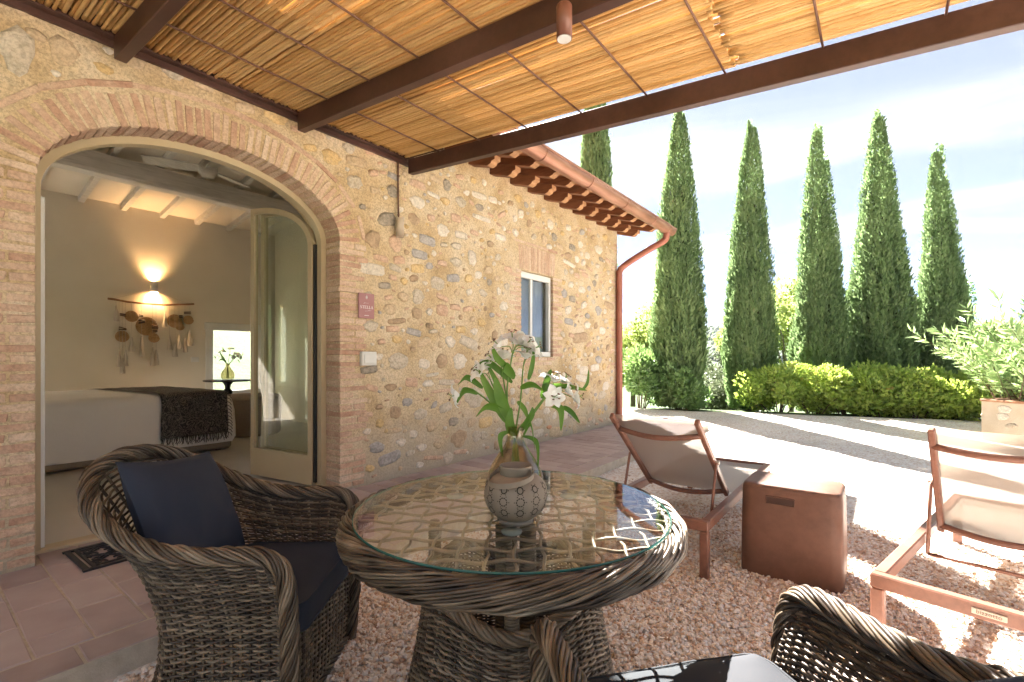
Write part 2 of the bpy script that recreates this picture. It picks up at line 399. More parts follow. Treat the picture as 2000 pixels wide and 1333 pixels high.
AX0, AX1, ASP, ARISE = .51, 2.46, 2.35, .54           # door opening
AC, AA = (AX0+AX1)/2, (AX1-AX0)/2
def arch_pts(d=0, n=40, zb=.1):
    a, b = AA-d, ARISE-d
    return [(AC-a, zb)]+[(AC-a*math.cos(t), ASP+b*math.sin(t)) for t in np.linspace(0, math.pi, n)]+[(AC+a, zb)]
WX0, WX1, WZ0, WZ1 = 5.19, 5.98, 1.32, 2.49           # small window
XL, XR, ZT = -3.0, 8.15, 3.875
def face_holes(loops):
    tri = tessellate_polygon([[Vector((p[0], p[1], 0)) for p in l] for l in loops])
    return [p for l in loops for p in l], tri
wall = MB()
op = arch_pts(-.004, 44, 0.0)
outer = [(XL, 0), op[0]]+op[1:-1]+[op[-1], (XR, 0), (XR, ZT), (XL, ZT)]
win = [(WX0-.004, WZ0-.004), (WX1+.004, WZ0-.004), (WX1+.004, WZ1+.004), (WX0-.004, WZ1+.004)]
pts, tri = face_holes([outer, win])
def orient(pts, tri, y, sgn):
    out = []
    for t in tri:
        a, b, c = [pts[i] for i in t]; ar = (b[0]-a[0])*(c[1]-a[1])-(b[1]-a[1])*(c[0]-a[0])
        out.append(tuple(t) if ar*sgn > 0 else tuple(t)[::-1])
    return [(p[0], y, p[1]) for p in pts], out
v, f = orient(pts, tri, W, 1); wall.add(v, f)
v, f = orient(pts, tri, W+.42, -1); wall.add(v, f, 1)
for lp, inner in ((op, True), (win, True)):
    n = len(lp); q = [(x, W, z) for x, z in lp]+[(x, W+.42, z) for x, z in lp]
    wall.add(q, [(i, (i+1) % n, n+(i+1) % n, n+i) for i in range(n)])
wall.add([(XR, W, 0), (XR, W+.42, 0), (XR, W+.42, ZT), (XR, W, ZT)], [(0, 1, 2, 3)])
M_plaster = pmat('white_interior_plaster', [(.64, .585, .49), (.70, .645, .55)], .9, scale=1.5, bump=.15, bscale=60, bdist=.002)
wall.build('wall', [M_mortar, M_plaster], HOUSE)
# other outer walls
ow = MB()
for xg in (XR-.2, XL+.2): MB().box((xg, 7.1, 1.9), (.4, 5.66, 3.8)).build('wall', M_mortar, HOUSE)
for xg in (XR-.2, XL+.2):
    gw = MB(); gw.prism([(4.27, 3.8), (9.93, 3.8), (7.0, 4.55)], .39, axis=0, o=(xg-.195, 0, 0))
    gw.build('gable', M_mortar, HOUSE)
# back wall with the bedroom window and an unseen opening added for daylight
BWX0, BWX1, BWZ0, BWZ1 = 3.5, 4.46, .62, 1.93; YB = 9.66
bw = MB()
for x0, x1, z0, z1 in ((XL, -1.35, 0, 4.0), (-1.35, .65, 0, .7), (-1.35, .65, 2.5, 4.0), (.65, BWX0, 0, 4.0), (BWX1, XR, 0, 4.0), (BWX0, BWX1, 0, BWZ0), (BWX0, BWX1, BWZ1, 4.0)):
    bw.box(((x0+x1)/2, YB+.15, (z0+z1)/2), (x1-x0, .3, z1-z0))
bw.build('wall', M_plaster, HOUSE)
for xg in (4.75, -1.6): MB().box((xg, 6.95, 1.95), (.12, 5.3, 3.9)).build('partition', M_plaster, HOUSE)
M_floor = pmat('resin_floor', [(.50, .47, .43), (.56, .53, .49)], .42, scale=2.5, detail=7, bump=.05, bscale=30, rvar=.08)
MB().box((2.6, 6.99, .052), (11.0, 5.9, .10)).build('floor', M_floor, HOUSE)
M_limed = pmat('limewashed_timber', [(.50, .47, .42), (.60, .57, .52), (.66, .63, .58)], .85, scale=5, detail=7, stretch=(1, 9, 9), bump=.5, bscale=12, bdist=.006)
def ceil_z(y): return 3.75+(9.7-y)*.15 if y > 6 else 4.305-(6-y)*.12
cg = MB(); cg.sheet(np.array([[(x, y, ceil_z(y)) for x in (-1.6, 4.75)] for y in (4.2, 6, 9.7)])); cg.build('ceiling', M_plaster, HOUSE)
for i in range(13):
    x = -1.35+i*.52; m = MB()
    for y0, y1 in ((4.27, 6), (6, 9.66)):
        za, zb = ceil_z(y0), ceil_z(y1)
        m.add([(x-.035, y0, za-.08), (x+.035, y0, za-.08), (x+.035, y1, zb-.08), (x-.035, y1, zb-.08), (x-.035, y0, za+.01), (x+.035, y0, za+.01), (x+.035, y1, zb+.01), (x-.035, y1, zb+.01)],
              [(0, 3, 2, 1), (0, 1, 5, 4), (1, 2, 6, 5), (2, 3, 7, 6), (3, 0, 4, 7), (4, 5, 6, 7)])
    m.build('ceiling_joist', M_limed, HOUSE)
bm_ = MB()
for k in range(2):
    yb = (8.0, 5.6)[k]; zt = ceil_z(yb)-.085
    P = [[(-1.6+.2*i, yb+.12*c[0]+.012*noise.noise((i*.4, c[0], k)), zt-.13+.13*c[1]+.012*noise.noise((i*.5, c[1], 7+k))) for c in ((-.8, -1), (.8, -1), (1, -.7), (1, 1), (-1, 1), (-1, -.7), (-.8, -1))] for i in range(33)]
    MB().sheet(np.array(P)[:, ::-1]).build('ceiling_beam', M_limed, HOUSE, smooth=False)

# bricks: shared meshes
bmesh_ = []
for k in range(6):
    m = MB().box((0, 0, 0), (.24, .12, .046), bev=.006); v = m.v[0]; v += rng.normal(0, 1, v.shape)*np.array([.0032, .0008, .0030]); bmesh_.append(m.mesh('brick', M_brick))
NB = [0]
hx = HOUSE.location
def brick(x, z, w, h, ang=0, d=.12, y0=None, parent=HOUSE):
    y0 = W-.0055-random.uniform(-.0015, .003) if y0 is None else y0
    obj('brick', bmesh_[random.randrange(6)], parent, (x-hx.x, y0+d/2-hx.y, z), (0, -ang, 0), (w/.24, d/.12, h/.046)); NB[0] += 1
# arch ring (voussoirs)
tt = np.linspace(0, math.pi, 2001); ex, ez = AC-AA*np.cos(tt), ASP+ARISE*np.sin(tt)
sl_ = np.concatenate([[0], np.cumsum(np.hypot(np.diff(ex), np.diff(ez)))])
nv = 44
for i in range(nv):
    t = np.interp((i+.5)/nv*sl_[-1], sl_, tt); nx, nz = -math.cos(t)*ARISE, math.sin(t)*AA; q = math.hypot(nx, nz); nx /= q; nz /= q
    px, pz = AC-AA*math.cos(t), ASP+ARISE*math.sin(t); L = random.uniform(.195, .22)
    brick(px+nx*(L/2-.004), pz+nz*(L/2-.004), L, random.uniform(.044, .050), math.atan2(nz, nx)+random.gauss(0, .02), .225)
n2 = 13
for i in range(n2):
    t = np.interp((i+.5)/n2*sl_[-1], sl_, tt); nx, nz = -math.cos(t)*ARISE, math.sin(t)*AA; q = math.hypot(nx, nz); nx /= q; nz /= q
    px, pz = AC-AA*math.cos(t)+nx*.252, ASP+ARISE*math.sin(t)+nz*.252
    brick(px, pz, random.uniform(.22, .26), .04, math.atan2(nx, -nz)+math.pi, .1)
# jambs
z = .125; i = 0
while z < 2.36:
    h = random.uniform(.044, .054); zc = z+h/2
    w = (.15, .27)[i % 2]+random.uniform(-.03, .03); brick(2.456+w/2, zc, w, h, random.gauss(0, .012), .225)
    if i % 2 == 0 and random.random() < .45: brick(2.456+w+.012+.06, zc, .12, h, 0, .1)
    x = .514
    for w in ((.26, .23) if i % 2 else (.12, .25, .13)):
        w += random.uniform(-.01, .01); brick(x-w/2, zc, w-.012, h, random.gauss(0, .012), .225 if x > .5 else .12); x -= w
    z += h+.0085; i += 1
# window surround
z = 1.20; i = 0
while z < 2.5:
    h = .047; zc = z+h/2; wl = (.13, .26)[i % 2]+random.uniform(-.02, .03)
    if z > 1.30:
        brick(WX0-wl/2+.003, zc, wl, h, 0, .13); wr = (.26, .13)[i % 2]+random.uniform(-.02, .03); brick(WX1+wr/2-.003, zc, wr, h, 0, .13)
    else:
        for k in range(4): brick(WX0-.05+.23*k+(.1 if i else 0), zc, .215, h, 0, .13)
    z += h+.0155; i += 1
for k in range(19):
    u = (k+.5)/19*2-1; brick((WX0+WX1)/2+u*.45, 2.675, .335, .033, R(90)-u*.09, .13)
for k in range(4): brick(WX0-.02+k*.27, 2.875, .25, .04, 0, .1)
# corner quoins
z = .12; i = 0
while z < 3.45:
    w = (.13, .25)[i % 2]; brick(XR-w/2+.004, z+.023, w, .046, 0, .13)
    if i % 3 == 2: z += .12
    z += .063; i += 1

# fieldstones
STONES = '''2.63,2.93,0.15,0.16,L;2.82,3.07,0.13,0.07,P;3.06,3.11,0.16,0.07,G;3.37,3.12,0.24,0.09,P;3.38,3.22,0.2,0.1,T;3.8,3.24,0.15,0.15,D;2.84,2.91,0.14,0.07,T;3.05,2.96,0.17,0.15,D;3.36,2.93,0.23,0.17,W;2.7,2.72,0.09,0.07,D;2.7,2.6,0.06,0.12,D;2.99,2.67,0.28,0.18,D;3.32,2.74,0.18,0.14,B;2.81,2.44,0.21,0.21,B;3.08,2.44,0.18,0.2,P;3.74,2.72,0.22,0.16,W;3.51,2.56,0.25,0.11,G;3.4,2.39,0.24,0.1,G;4.02,3.1,0.2,0.14,L;4.34,3.12,0.17,0.12,D;4.03,2.72,0.23,0.09,W;3.94,2.58,0.19,0.11,L;3.75,2.56,0.13,0.07,L;3.94,2.4,0.22,0.13,L;4.21,2.49,0.17,0.22,W;2.81,2.15,0.3,0.12,W;3.08,2.2,0.17,0.07,L;3.37,2.24,0.2,0.1,O;3.32,2.13,0.15,0.09,B;3.65,2.12,0.25,0.17,L;3.9,2.21,0.22,0.1,G;4.16,2.24,0.17,0.13,O;2.95,2.01,0.16,0.07,D;3.19,2.08,0.11,0.09,O;3.18,1.92,0.17,0.12,T;3.38,1.95,0.19,0.19,L;3.53,1.8,0.11,0.1,W;3.73,1.83,0.19,0.14,P;3.36,1.77,0.17,0.14,B;3.01,1.78,0.18,0.15,T;4.41,2.09,0.18,0.1,L;3,1.9,0.12,0.05,P;3.73,1.97,0.21,0.07,P;2.73,2.27,0.15,0.08,P;2.91,2.27,0.19,0.07,P;3.13,2.29,0.16,0.09,P;3.56,2.81,0.12,0.08,P;3.94,2.9,0.18,0.1,P;3.05,2.1,0.11,0.06,P;4.39,3,0.36,0.06,W;4.34,3.26,0.29,0.08,W;2.63,3.12,0.24,0.1,T;4.23,3.5,0.17,0.06,W;3.62,3.25,0.18,0.08,T;3.6,3.07,0.2,0.05,W;3.77,3.05,0.17,0.1,O;2.79,1.6,0.19,0.13,L;3.1,1.67,0.25,0.06,B;3.32,1.57,0.22,0.08,G;3.53,1.65,0.13,0.07,B;3.59,1.59,0.14,0.05,L;3.85,1.48,0.18,0.15,W;4.16,1.48,0.34,0.14,L;3.12,1.27,0.29,0.2,L;3.46,1.24,0.19,0.13,W;3.72,1.27,0.2,0.19,B;4.01,1.27,0.26,0.21,W;2.77,1.19,0.21,0.08,D;3.29,1.05,0.18,0.11,P;3.52,1.03,0.18,0.1,W;3.8,1.03,0.27,0.07,L;3.02,1.01,0.17,0.1,B;2.73,1.02,0.1,0.07,G;4.25,0.82,0.39,0.28,L;3.23,0.85,0.16,0.1,G;2.89,0.83,0.11,0.07,B;3.08,0.76,0.17,0.15,B;3.41,0.71,0.22,0.14,L;3.78,0.75,0.21,0.11,L;2.89,0.67,0.11,0.1,O;3.58,0.57,0.22,0.15,T;3.9,0.58,0.19,0.12,D;3.99,0.38,0.3,0.25,B;4.3,0.37,0.2,0.15,L;4.2,0.54,0.19,0.12,T;4.46,0.51,0.28,0.14,O;3.31,0.51,0.13,0.1,W;3.15,0.45,0.14,0.1,W;2.86,0.44,0.21,0.13,G;3.01,0.31,0.3,0.12,G;3.42,0.36,0.17,0.1,W;3.67,0.35,0.17,0.11,T;3.27,0.32,0.15,0.08,L;4.02,1.63,0.18,0.09,O;4.25,1.62,0.15,0.1,W;3.07,0.58,0.2,0.06,T;3.58,1.12,0.2,0.04,W;3.71,0.94,0.34,0.04,P;3.05,1.59,0.18,0.07,P;2.91,1.46,0.1,0.06,P;3.46,1.47,0.21,0.1,T;3.1,1.49,0.15,0.1,O;4.43,0.36,0.18,0.12,L;4.02,0.22,0.25,0.06,P;3.6,0.22,0.32,0.05,P;4.96,3.33,0.15,0.09,B;4.6,3.28,0.18,0.09,W;5.14,3.5,0.12,0.06,T;5.38,3.16,0.14,0.14,B;6.02,3.1,0.19,0.14,D;5.49,3,0.14,0.11,L;5.06,2.96,0.15,0.12,W;4.75,2.84,0.23,0.09,W;4.55,2.72,0.16,0.09,B;4.7,2.58,0.14,0.12,L;4.51,2.39,0.18,0.13,T;4.53,2.24,0.11,0.1,D;4.88,2.23,0.14,0.12,L;4.71,2.15,0.09,0.12,W;4.82,1.97,0.19,0.16,W;4.58,1.84,0.13,0.07,G;6.23,3.4,0.13,0.16,T;6.54,3.04,0.21,0.11,D;6.42,2.89,0.24,0.13,B;6.69,2.88,0.18,0.13,W;6.89,2.86,0.17,0.13,W;6.44,2.77,0.38,0.07,W;6.51,2.66,0.16,0.11,L;6.35,2.63,0.14,0.11,L;7.41,3.16,0.32,0.2,W;6.8,3.14,0.19,0.13,W;6.51,3.16,0.18,0.13,T;7.52,3.01,0.17,0.08,D;7.39,2.88,0.19,0.1,L;7.27,2.57,0.16,0.14,D;7.35,2.69,0.17,0.12,L;7.83,2.86,0.14,0.1,W;6.85,2.41,0.26,0.15,W;6.3,2.29,0.2,0.16,G;6.54,2.23,0.21,0.11,D;6.42,2.06,0.21,0.11,W;6.95,2.66,0.23,0.08,P;7.23,2.25,0.16,0.12,L;7.76,2.38,0.18,0.12,L;7.43,2.09,0.21,0.12,G;7.83,2.24,0.41,0.12,B;5.75,3.01,0.18,0.2,T;5.88,2.93,0.18,0.1,W;8.02,2.87,0.14,0.17,G;6.28,2.46,0.13,0.09,O;7.48,2.45,0.17,0.12,L;6.87,2.72,0.23,0.05,P;6.17,2.98,0.2,0.1,T;6.85,0.28,0.36,0.15,T;5.58,0.39,0.28,0.16,L;4.79,0.9,0.23,0.17,B;6.55,0.78,0.34,0.17,T;6.5,0.43,0.22,0.14,G;7.42,1.27,0.27,0.16,G;6.91,1.1,0.31,0.15,W;7.29,1.14,0.33,0.13,W;6.85,0.97,0.42,0.12,W;5.87,0.29,0.15,0.08,R;6.85,0.27,0.18,0.09,R;6.07,0.2,0.41,0.17,T;7.56,0.66,0.35,0.19,L;5.58,0.23,0.32,0.13,L;6.28,0.43,0.27,0.14,W;6.91,0.58,0.31,0.18,T;7.7,0.81,0.29,0.2,W;6.79,1.63,0.54,0.18,B;7.03,2,0.19,0.12,G;7.42,2.12,0.27,0.16,G;6.44,1.87,0.28,0.11,G;6.91,2.17,0.24,0.15,W;6.41,2.04,0.22,0.14,W;7.56,1.78,0.28,0.16,W;7.03,1.85,0.25,0.15,W;4.95,0.46,0.28,0.19,T;0.43,3.04,0.17,0.34,L;0.44,2.83,0.07,0.06,O;0.63,3.13,0.16,0.2,T;0.51,3.16,0.11,0.07,T;1.18,3.25,0.15,0.09,L;1.89,3.23,0.22,0.12,O;2.38,3.08,0.22,0.15,O;0.81,3.11,0.11,0.08,O;1.65,3.21,0.16,0.07,T;1.37,3.25,0.14,0.07,T;2.18,3.09,0.13,0.06,O;2.59,2.92,0.14,0.14,L;2.55,3.22,0.15,0.12,L;2.21,3.22,0.2,0.11,T'''
sm = {}
def stone_mesh(k, rect, c):
    key = (k, rect, c)
    if key in sm: return sm[key]
    r = random.Random(k*17+rect); n = 13; m = MB(); rings = []
    prof = [(1.06, .02), (1.0, .002), (.90, -.010), (.6, -.015), (.25, -.016)]
    o = []
    for i in range(n):
        a = 2*math.pi*i/n+r.uniform(-.12, .12)
        if rect: q = 1/max(abs(math.cos(a)), abs(math.sin(a))); q = min(q, 1.28)*.5*r.uniform(.93, 1.02)
        else: q = .5*r.uniform(.70, 1.10)
        o.append((a, q))
    for s, y in prof: rings.append([(math.cos(a)*q*s, y+r.uniform(-.003, .003), math.sin(a)*q*s) for a, q in o])
    V = [p for g_ in rings for p in g_]+[(0, -.016, 0)]; Fc = []
    for j in range(len(prof)-1):
        for i in range(n): l = (i+1) % n; Fc.append((j*n+i, j*n+l, (j+1)*n+l, (j+1)*n+i))
    for i in range(n): Fc.append(((len(prof)-1)*n+i, (len(prof)-1)*n+(i+1) % n, len(V)-1))
    m.add(V, Fc); sm[key] = m.mesh('stone', M_stone[c], True); return sm[key]
placed = []; nst = 0; rest = {}
def blocked(x, z, r):
    if z < .16 or z > 3.28+(.2 if x > 3.4 else 0) or x < -.4 or x > XR-.2: return True
    if x > XR-.36 and random.random() < .6: return True
    if AX0-.48 < x < AX1+.28 and z < ASP:
        if not (x > AX1+.28 or x < AX0-.48): return True
    if z >= ASP and ((x-AC)/(AA+.31+r))**2+((z-ASP)/(ARISE+.31+r))**2 < 1: return True
    if WX0-.24-r < x < WX1+.24+r and 1.17-r < z < 2.93+r: return True
    return False
def add_stone(x, z, w, h, c, rot, listed):
    global nst
    placed.append((x, z, max(w, h)*.5 if max(w, h) < 2*min(w, h) else .6*(w*h)**.5, w, h))
    rect = 1 if (c in 'P' and w > 1.2*h) or (w > 1.9*h) else 0
    k = random.randrange(7 if listed else 4)
    pr = random.uniform(.5, 1.0)
    if nst < 292:
        obj('stone', stone_mesh(k, rect, c), HOUSE, (x-hx.x, W-hx.y, z), (0, rot, 0), (w, pr, h)); nst += 1
    else: rest.setdefault(c, []).append((stone_mesh(k, rect, c), Matrix.Translation((x, W, z)) @ Matrix.Rotation(rot, 4, 'Y') @ Matrix.Diagonal((w, pr, h, 1))))
for s in STONES.split(';'):
    x, z, w, h, c = s.split(','); x, z, w, h = map(float, (x, z, w, h))
    if (blocked(x, z, .0) and c != 'R') or x < -.2: continue
    add_stone(x, z, w*.96, h*.96, c, random.gauss(0, .12), True)
tries = 0
while tries < 15000:
    tries += 1
    x = random.uniform(-.3, XR-.1); z = random.uniform(.17, 3.45); r = random.choice([.025, .03, .04, .05, .06]) if tries > 3500 else random.choice([.06, .075, .09, .10])
    if blocked(x, z, r*.4) or any(abs(x-a) < .55 and (x-a)**2+(z-b)**2 < (q+r+.010)**2 for a, b, q, w_, h_ in placed): continue
    c = random.choice('TTPPPPLLWWWOOBTPG'); asp = random.uniform(.6, .95) if c != 'P' else random.uniform(.3, .5)
    add_stone(x, z, r*2, r*2*asp, c, random.gauss(0, .25), False)
for c, L in rest.items():
    m = MB()
    for me, M in L:
        V = np.array([M @ v_.co for v_ in me.vertices]); m.add(V, [tuple(p.vertices) for p in me.polygons])
    tag(m.build('stone_infill', M_stone[c], HOUSE, True), kind='stuff')

# door frame
M_frame = pmat('beige_painted_metal', [(.44, .35, .22), (.49, .40, .26)], .45, scale=3, spec=.5)
M_black = pmat('black_rubber', [(.012, .012, .013), (.02, .02, .022)], .55)
def sweep(d0, d1, y0, y1, n=44, zb=.1):
    a = arch_pts(d0, n, zb); b = arch_pts(d1, n, zb)
    ring = [[(x, y0, z) for x, z in a], [(x, y0, z) for x, z in b], [(x, y1, z) for x, z in b], [(x, y1, z) for x, z in a]]
    k = len(a); V = [p for r_ in ring for p in r_]; Fc = []
    for r_ in range(4):
        s_ = (r_+1) % 4
        for i in range(k-1): Fc.append((r_*k+i, s_*k+i, s_*k+i+1, r_*k+i+1))
    return V, Fc
m = MB(); m.add(*sweep(-.002, .05, 4.068, 4.15)); DF = m.build('door_frame', M_frame, HOUSE)
MB().box((AC, 4.115, .112), (1.93, .11, .03), bev=.006).build('threshold', M_frame, HOUSE)
M_white = pmat('white_painted_metal', [(.62, .62, .60), (.70, .70, .68)], .4, scale=4)
MB().box((AX0+.064, 4.135, 1.2), (.022, .04, 2.2), bev=.004).build('screen_track', M_white, DF)
M_pane = clear_glass('door_glass', (.80, .86, .80), 1.5, 0, 1.3)
M_pane2 = clear_glass('window_glass', (.72, .78, .80), 1.5, 0, 2.2)
def leaf(hx_, hy_, ex_, ey_, name):
    d = Vector((ex_-hx_, ey_-hy_)); Lw = d.length; d /= Lw; nn = Vector((-d.y, d.x)); t = .022
    def top(u, ins): a = Lw-ins; return ASP-.01+(ARISE-.075-ins)*math.sqrt(max(0, 1-((Lw-ins-min(max(u-ins, 0), a))/a)**2))
    us = np.concatenate([Lw*(1-np.cos(np.linspace(0, math.pi/2, 18)))])
    zb = .125
    def loop(ins, zb):
        uu = np.linspace(0, 1, 18)**1.6*(Lw-2*ins)+ins
        return [(ins, zb)]+[(u, top(u, ins)) for u in uu]+[(Lw-ins, zb)]
    o, n_ = loop(0, zb), loop(.055, zb+.27); k = len(o)
    P = lambda u, z, s: (hx_+d.x*u+nn.x*s, hy_+d.y*u+nn.y*s, z)
    V = [P(u, z, -t) for u, z in o]+[P(u, z, -t) for u, z in n_]+[P(u, z, t) for u, z in n_]+[P(u, z, t) for u, z in o]
    Fc = [(r_*k+i, ((r_+1) % 4)*k+i, ((r_+1) % 4)*k+(i+1) % k, r_*k+(i+1) % k) for r_ in range(4) for i in range(k)]
    m = MB(); m.add(V, Fc); fr = m.build(name, M_frame, HOUSE)
    m = MB(); V = [P(u, z, 0) for u, z in n_]; m.add(V, [tuple(range(k))]); m.build('pane', M_pane, fr)
    return fr
lf = leaf(2.395, 4.17, 2.25, 5.07, 'door_leaf')
lf2 = leaf(2.432, 4.18, 2.36, 5.08, 'door_leaf')
m = MB().box((2.41, 4.16, 1.25), (.045, .05, 2.2)); m.build('hinge_seal', M_black, lf2)
# small window
def pane_xz(x0, x1, z0, z1, y): return MB().add([(x0, y, z0), (x1, y, z0), (x1, y, z1), (x0, y, z1)], [(0, 1, 2, 3)])
m = MB(); yf = W+.07
m.box(((WX0+WX1)/2, yf, WZ1-.04), (WX1-WX0, .06, .08), bev=.004); m.box(((WX0+WX1)/2, yf, WZ0+.035), (WX1-WX0, .06, .07), bev=.004)
m.box((WX0+.025, yf, (WZ0+WZ1)/2), (.05, .058, WZ1-WZ0-.155), bev=.004); m.box((WX1-.025, yf, (WZ0+WZ1)/2), (.05, .058, WZ1-WZ0-.155), bev=.004)
WF = m.build('window', M_white, HOUSE)
MB().box(((WX0+WX1)/2-.06, yf+.012, (WZ0+WZ1)/2), (.05, .03, WZ1-WZ0-.16), bev=.003).build('mullion', M_white, WF)
pane_xz((WX0+WX1)/2-.37, (WX0+WX1)/2-.07, WZ0+.07, WZ1-.07, yf+.02).build('pane', M_pane2, WF)
pane_xz((WX0+WX1)/2-.06, (WX0+WX1)/2+.36, WZ0+.07, WZ1-.07, yf+.024).build('pane', M_pane2, WF)
M_curt = pmat('grey_net_curtain', [(.34, .38, .42), (.44, .48, .52)], .9, scale=3, transl=.3)
P = [[(WX0-.1+.02*i, 4.02+.008*math.sin(i*.9), z) for z in (WZ0-.2, WZ1+.1)] for i in range(50)]
MB().sheet(np.array(P)).build('curtain', M_curt, WF)
# bedroom window
m = MB(); yw = YB+.05
for c, d in ((((BWX0+BWX1)/2, yw, BWZ1-.05), (BWX1-BWX0+.1, .12, .14)), (((BWX0+BWX1)/2, yw, BWZ0+.03), (BWX1-BWX0+.1, .12, .1)), ((BWX0+.03, yw, (BWZ0+BWZ1)/2), (.13, .118, BWZ1-BWZ0-.18)), ((BWX1-.03, yw, (BWZ0+BWZ1)/2), (.13, .118, BWZ1-BWZ0-.18))):
    m.box(c, d, bev=.01)
BW = m.build('window', M_white, HOUSE)
pane_xz(BWX0+.07, BWX1-.07, BWZ0+.07, BWZ1-.1, yw+.02).build('pane', clear_glass('bedroom_glass', (.95, .97, .95), 1.45), BW)
m = MB().box((BWX0+.045, yw-.07, 1.08), (.02, .02, .12), bev=.004); m.box((BWX0+.045, yw-.085, 1.13), (.014, .03, .014)); m.build('handle', M_white, BW)

m = MB()
for c, d in (((-.35, yw, 2.47), (2.1, .12, .12)), ((-.35, yw, .73), (2.1, .12, .12)), ((-1.32, yw, 1.6), (.12, .118, 1.62)), ((.62, yw, 1.6), (.12, .118, 1.62)), ((-.35, yw, 1.6), (.07, .1, 1.62))): m.box(c, d, bev=.01)
m.build('window', M_white, HOUSE)  # unseen extra window, added to let daylight brighten the room
# roof and eave
M_roof = pmat('terracotta_roof', [(.30, .13, .07), (.42, .22, .13), (.48, .30, .2)], .85, scale=9, bump=.4, bscale=40)
M_under = pmat('terracotta_soffit', [(.40, .16, .08), (.50, .22, .11), (.56, .29, .16)], .85, scale=5, bump=.2, bscale=40)
M_wood = pmat('chestnut_rafter', [(.10, .035, .015), (.17, .065, .028), (.24, .10, .045)], .6, scale=4, detail=7, stretch=(8, 1, 8), bump=.3, bscale=20, bdist=.003, objr=.5)
M_cut = pmat('chestnut_end', [(.36, .19, .09), (.46, .26, .13)], .7, scale=20)
SL = .30
def rz_(y): return 3.83+(y-W)*SL
r = MB(); YE, YR, YK = 3.0, 7.0, 10.5
r.prism([(YE, rz_(YE)+.025), (YR, rz_(YR)+.025), (YK, rz_(YE+.5)+.025), (YK, rz_(YE+.5)+.13), (YR, rz_(YR)+.13), (YE, rz_(YE)+.13)], 12.0, axis=0, o=(-3.5, 0, 0))
RF = r.build('roof', M_roof, HOUSE)
q = MB()
for i in range(15):
    x0 = 2.62+i*.4; q.add([(x0+.008, YE+.03, rz_(YE+.03)+.02), (x0+.392, YE+.03, rz_(YE+.03)+.02), (x0+.392, W+.02, rz_(W+.02)+.02), (x0+.008, W+.02, rz_(W+.02)+.02)], [(0, 3, 2, 1)])
    m = MB(); v = q.v.pop(); q.f = []; q.n = 0; q.m = []
    m.add(np.concatenate([v, v+np.array([0, 0, -.012])]), [(0, 1, 2, 3), (4, 7, 6, 5), (0, 4, 5, 1), (1, 5, 6, 2), (2, 6, 7, 3), (3, 7, 4, 0)])
    m.build('soffit_board', M_under, RF)
def rafter(x, drop, out, h, w=.105):
    y1 = W-out; zt0, zt1 = rz_(W+.05)-drop, rz_(y1)-drop
    pr = [(W+.05, zt0), (W+.05, zt0-h), (y1+.11, rz_(y1+.11)-drop-h), (y1+.06, rz_(y1+.06)-drop-h+.03), (y1+.045, rz_(y1+.045)-drop-h*.55), (y1, rz_(y1)-drop-h*.38), (y1, zt1)]
    m = MB(); m.prism(pr, w, axis=0, o=(x-w/2, 0, 0)); n = len(pr)
    for k in range(len(m.f)):
        if k >= 2 and (k-2) in (2, 3, 4, 5): m.m[k] = 1
    m.build('rafter', [M_wood, M_cut], RF)
for k in range(14):
    x = 3.0+.4*k+random.uniform(-.012, .012); rafter(x, .0, .72, .115); rafter(x, .117, .40, .13)
M_copper = pmat('weathered_copper', [(.24, .115, .075), (.34, .17, .115), (.42, .24, .17)], .42, scale=6, detail=7, metallic=.55, stretch=(.4, 3, 3), rvar=.1)
M_copper2 = pmat('painted_downpipe', [(.30, .105, .07), (.36, .14, .095)], .42, scale=5, metallic=.2)
gy, gz, gr = 2.965, 3.565, .098
gt = MB(); a = np.linspace(-.1, math.pi+.1, 15)
XS, XE = 2.6, 8.47
ringo = [(gy-gr*math.cos(t), gz-gr*math.sin(t)) for t in a]; ringi = [(gy-(gr-.004)*math.cos(t), gz-(gr-.004)*math.sin(t)) for t in a]
lp = ringo+ringi[::-1]; gt.prism(lp, XE-XS, axis=0, o=(XS, 0, 0)); gt.prism([(gy-gr*math.cos(t), gz-gr*math.sin(t)) for t in a], .004, axis=0, o=(XE, 0, 0))
GT = gt.build('gutter', M_copper, RF)
gb = MB().tube([(XS, gy-gr, gz+.012), (XE, gy-gr, gz+.012)], .011, 8); gb.build('gutter_bead', M_copper, GT, True)
for x in (3.3, 4.35, 5.4, 6.45, 7.5, 8.2):
    m = MB(); m.tube([(x, gy-(gr+.004)*math.cos(t), gz-(gr+.004)*math.sin(t)) for t in a], .006, 5); m.build('gutter_clamp', M_copper, GT)
dp = catmull([(8.24, gy, gz-.05), (8.24, gy, gz-.14), (8.24, gy+.05, gz-.22), (8.2, 3.30, gz-.36), (8.14, 3.66, gz-.56), (8.11, 3.775, gz-.68), (8.11, 3.785, gz-.85), (8.11, 3.785, 1.8), (8.11, 3.785, .1)], 60)
DP = MB().tube(dp, .056, 14).build('downpipe', M_copper2, HOUSE, True)
for z in (.75, 2.42): MB().tube([(8.11+.06*math.cos(t), 3.785+.06*math.sin(t), z) for t in np.linspace(0, 2*math.pi, 17)], .006, 5).box((8.11, 3.83, z), (.015, .08, .015)).build('pipe_bracket', M_copper2, DP)
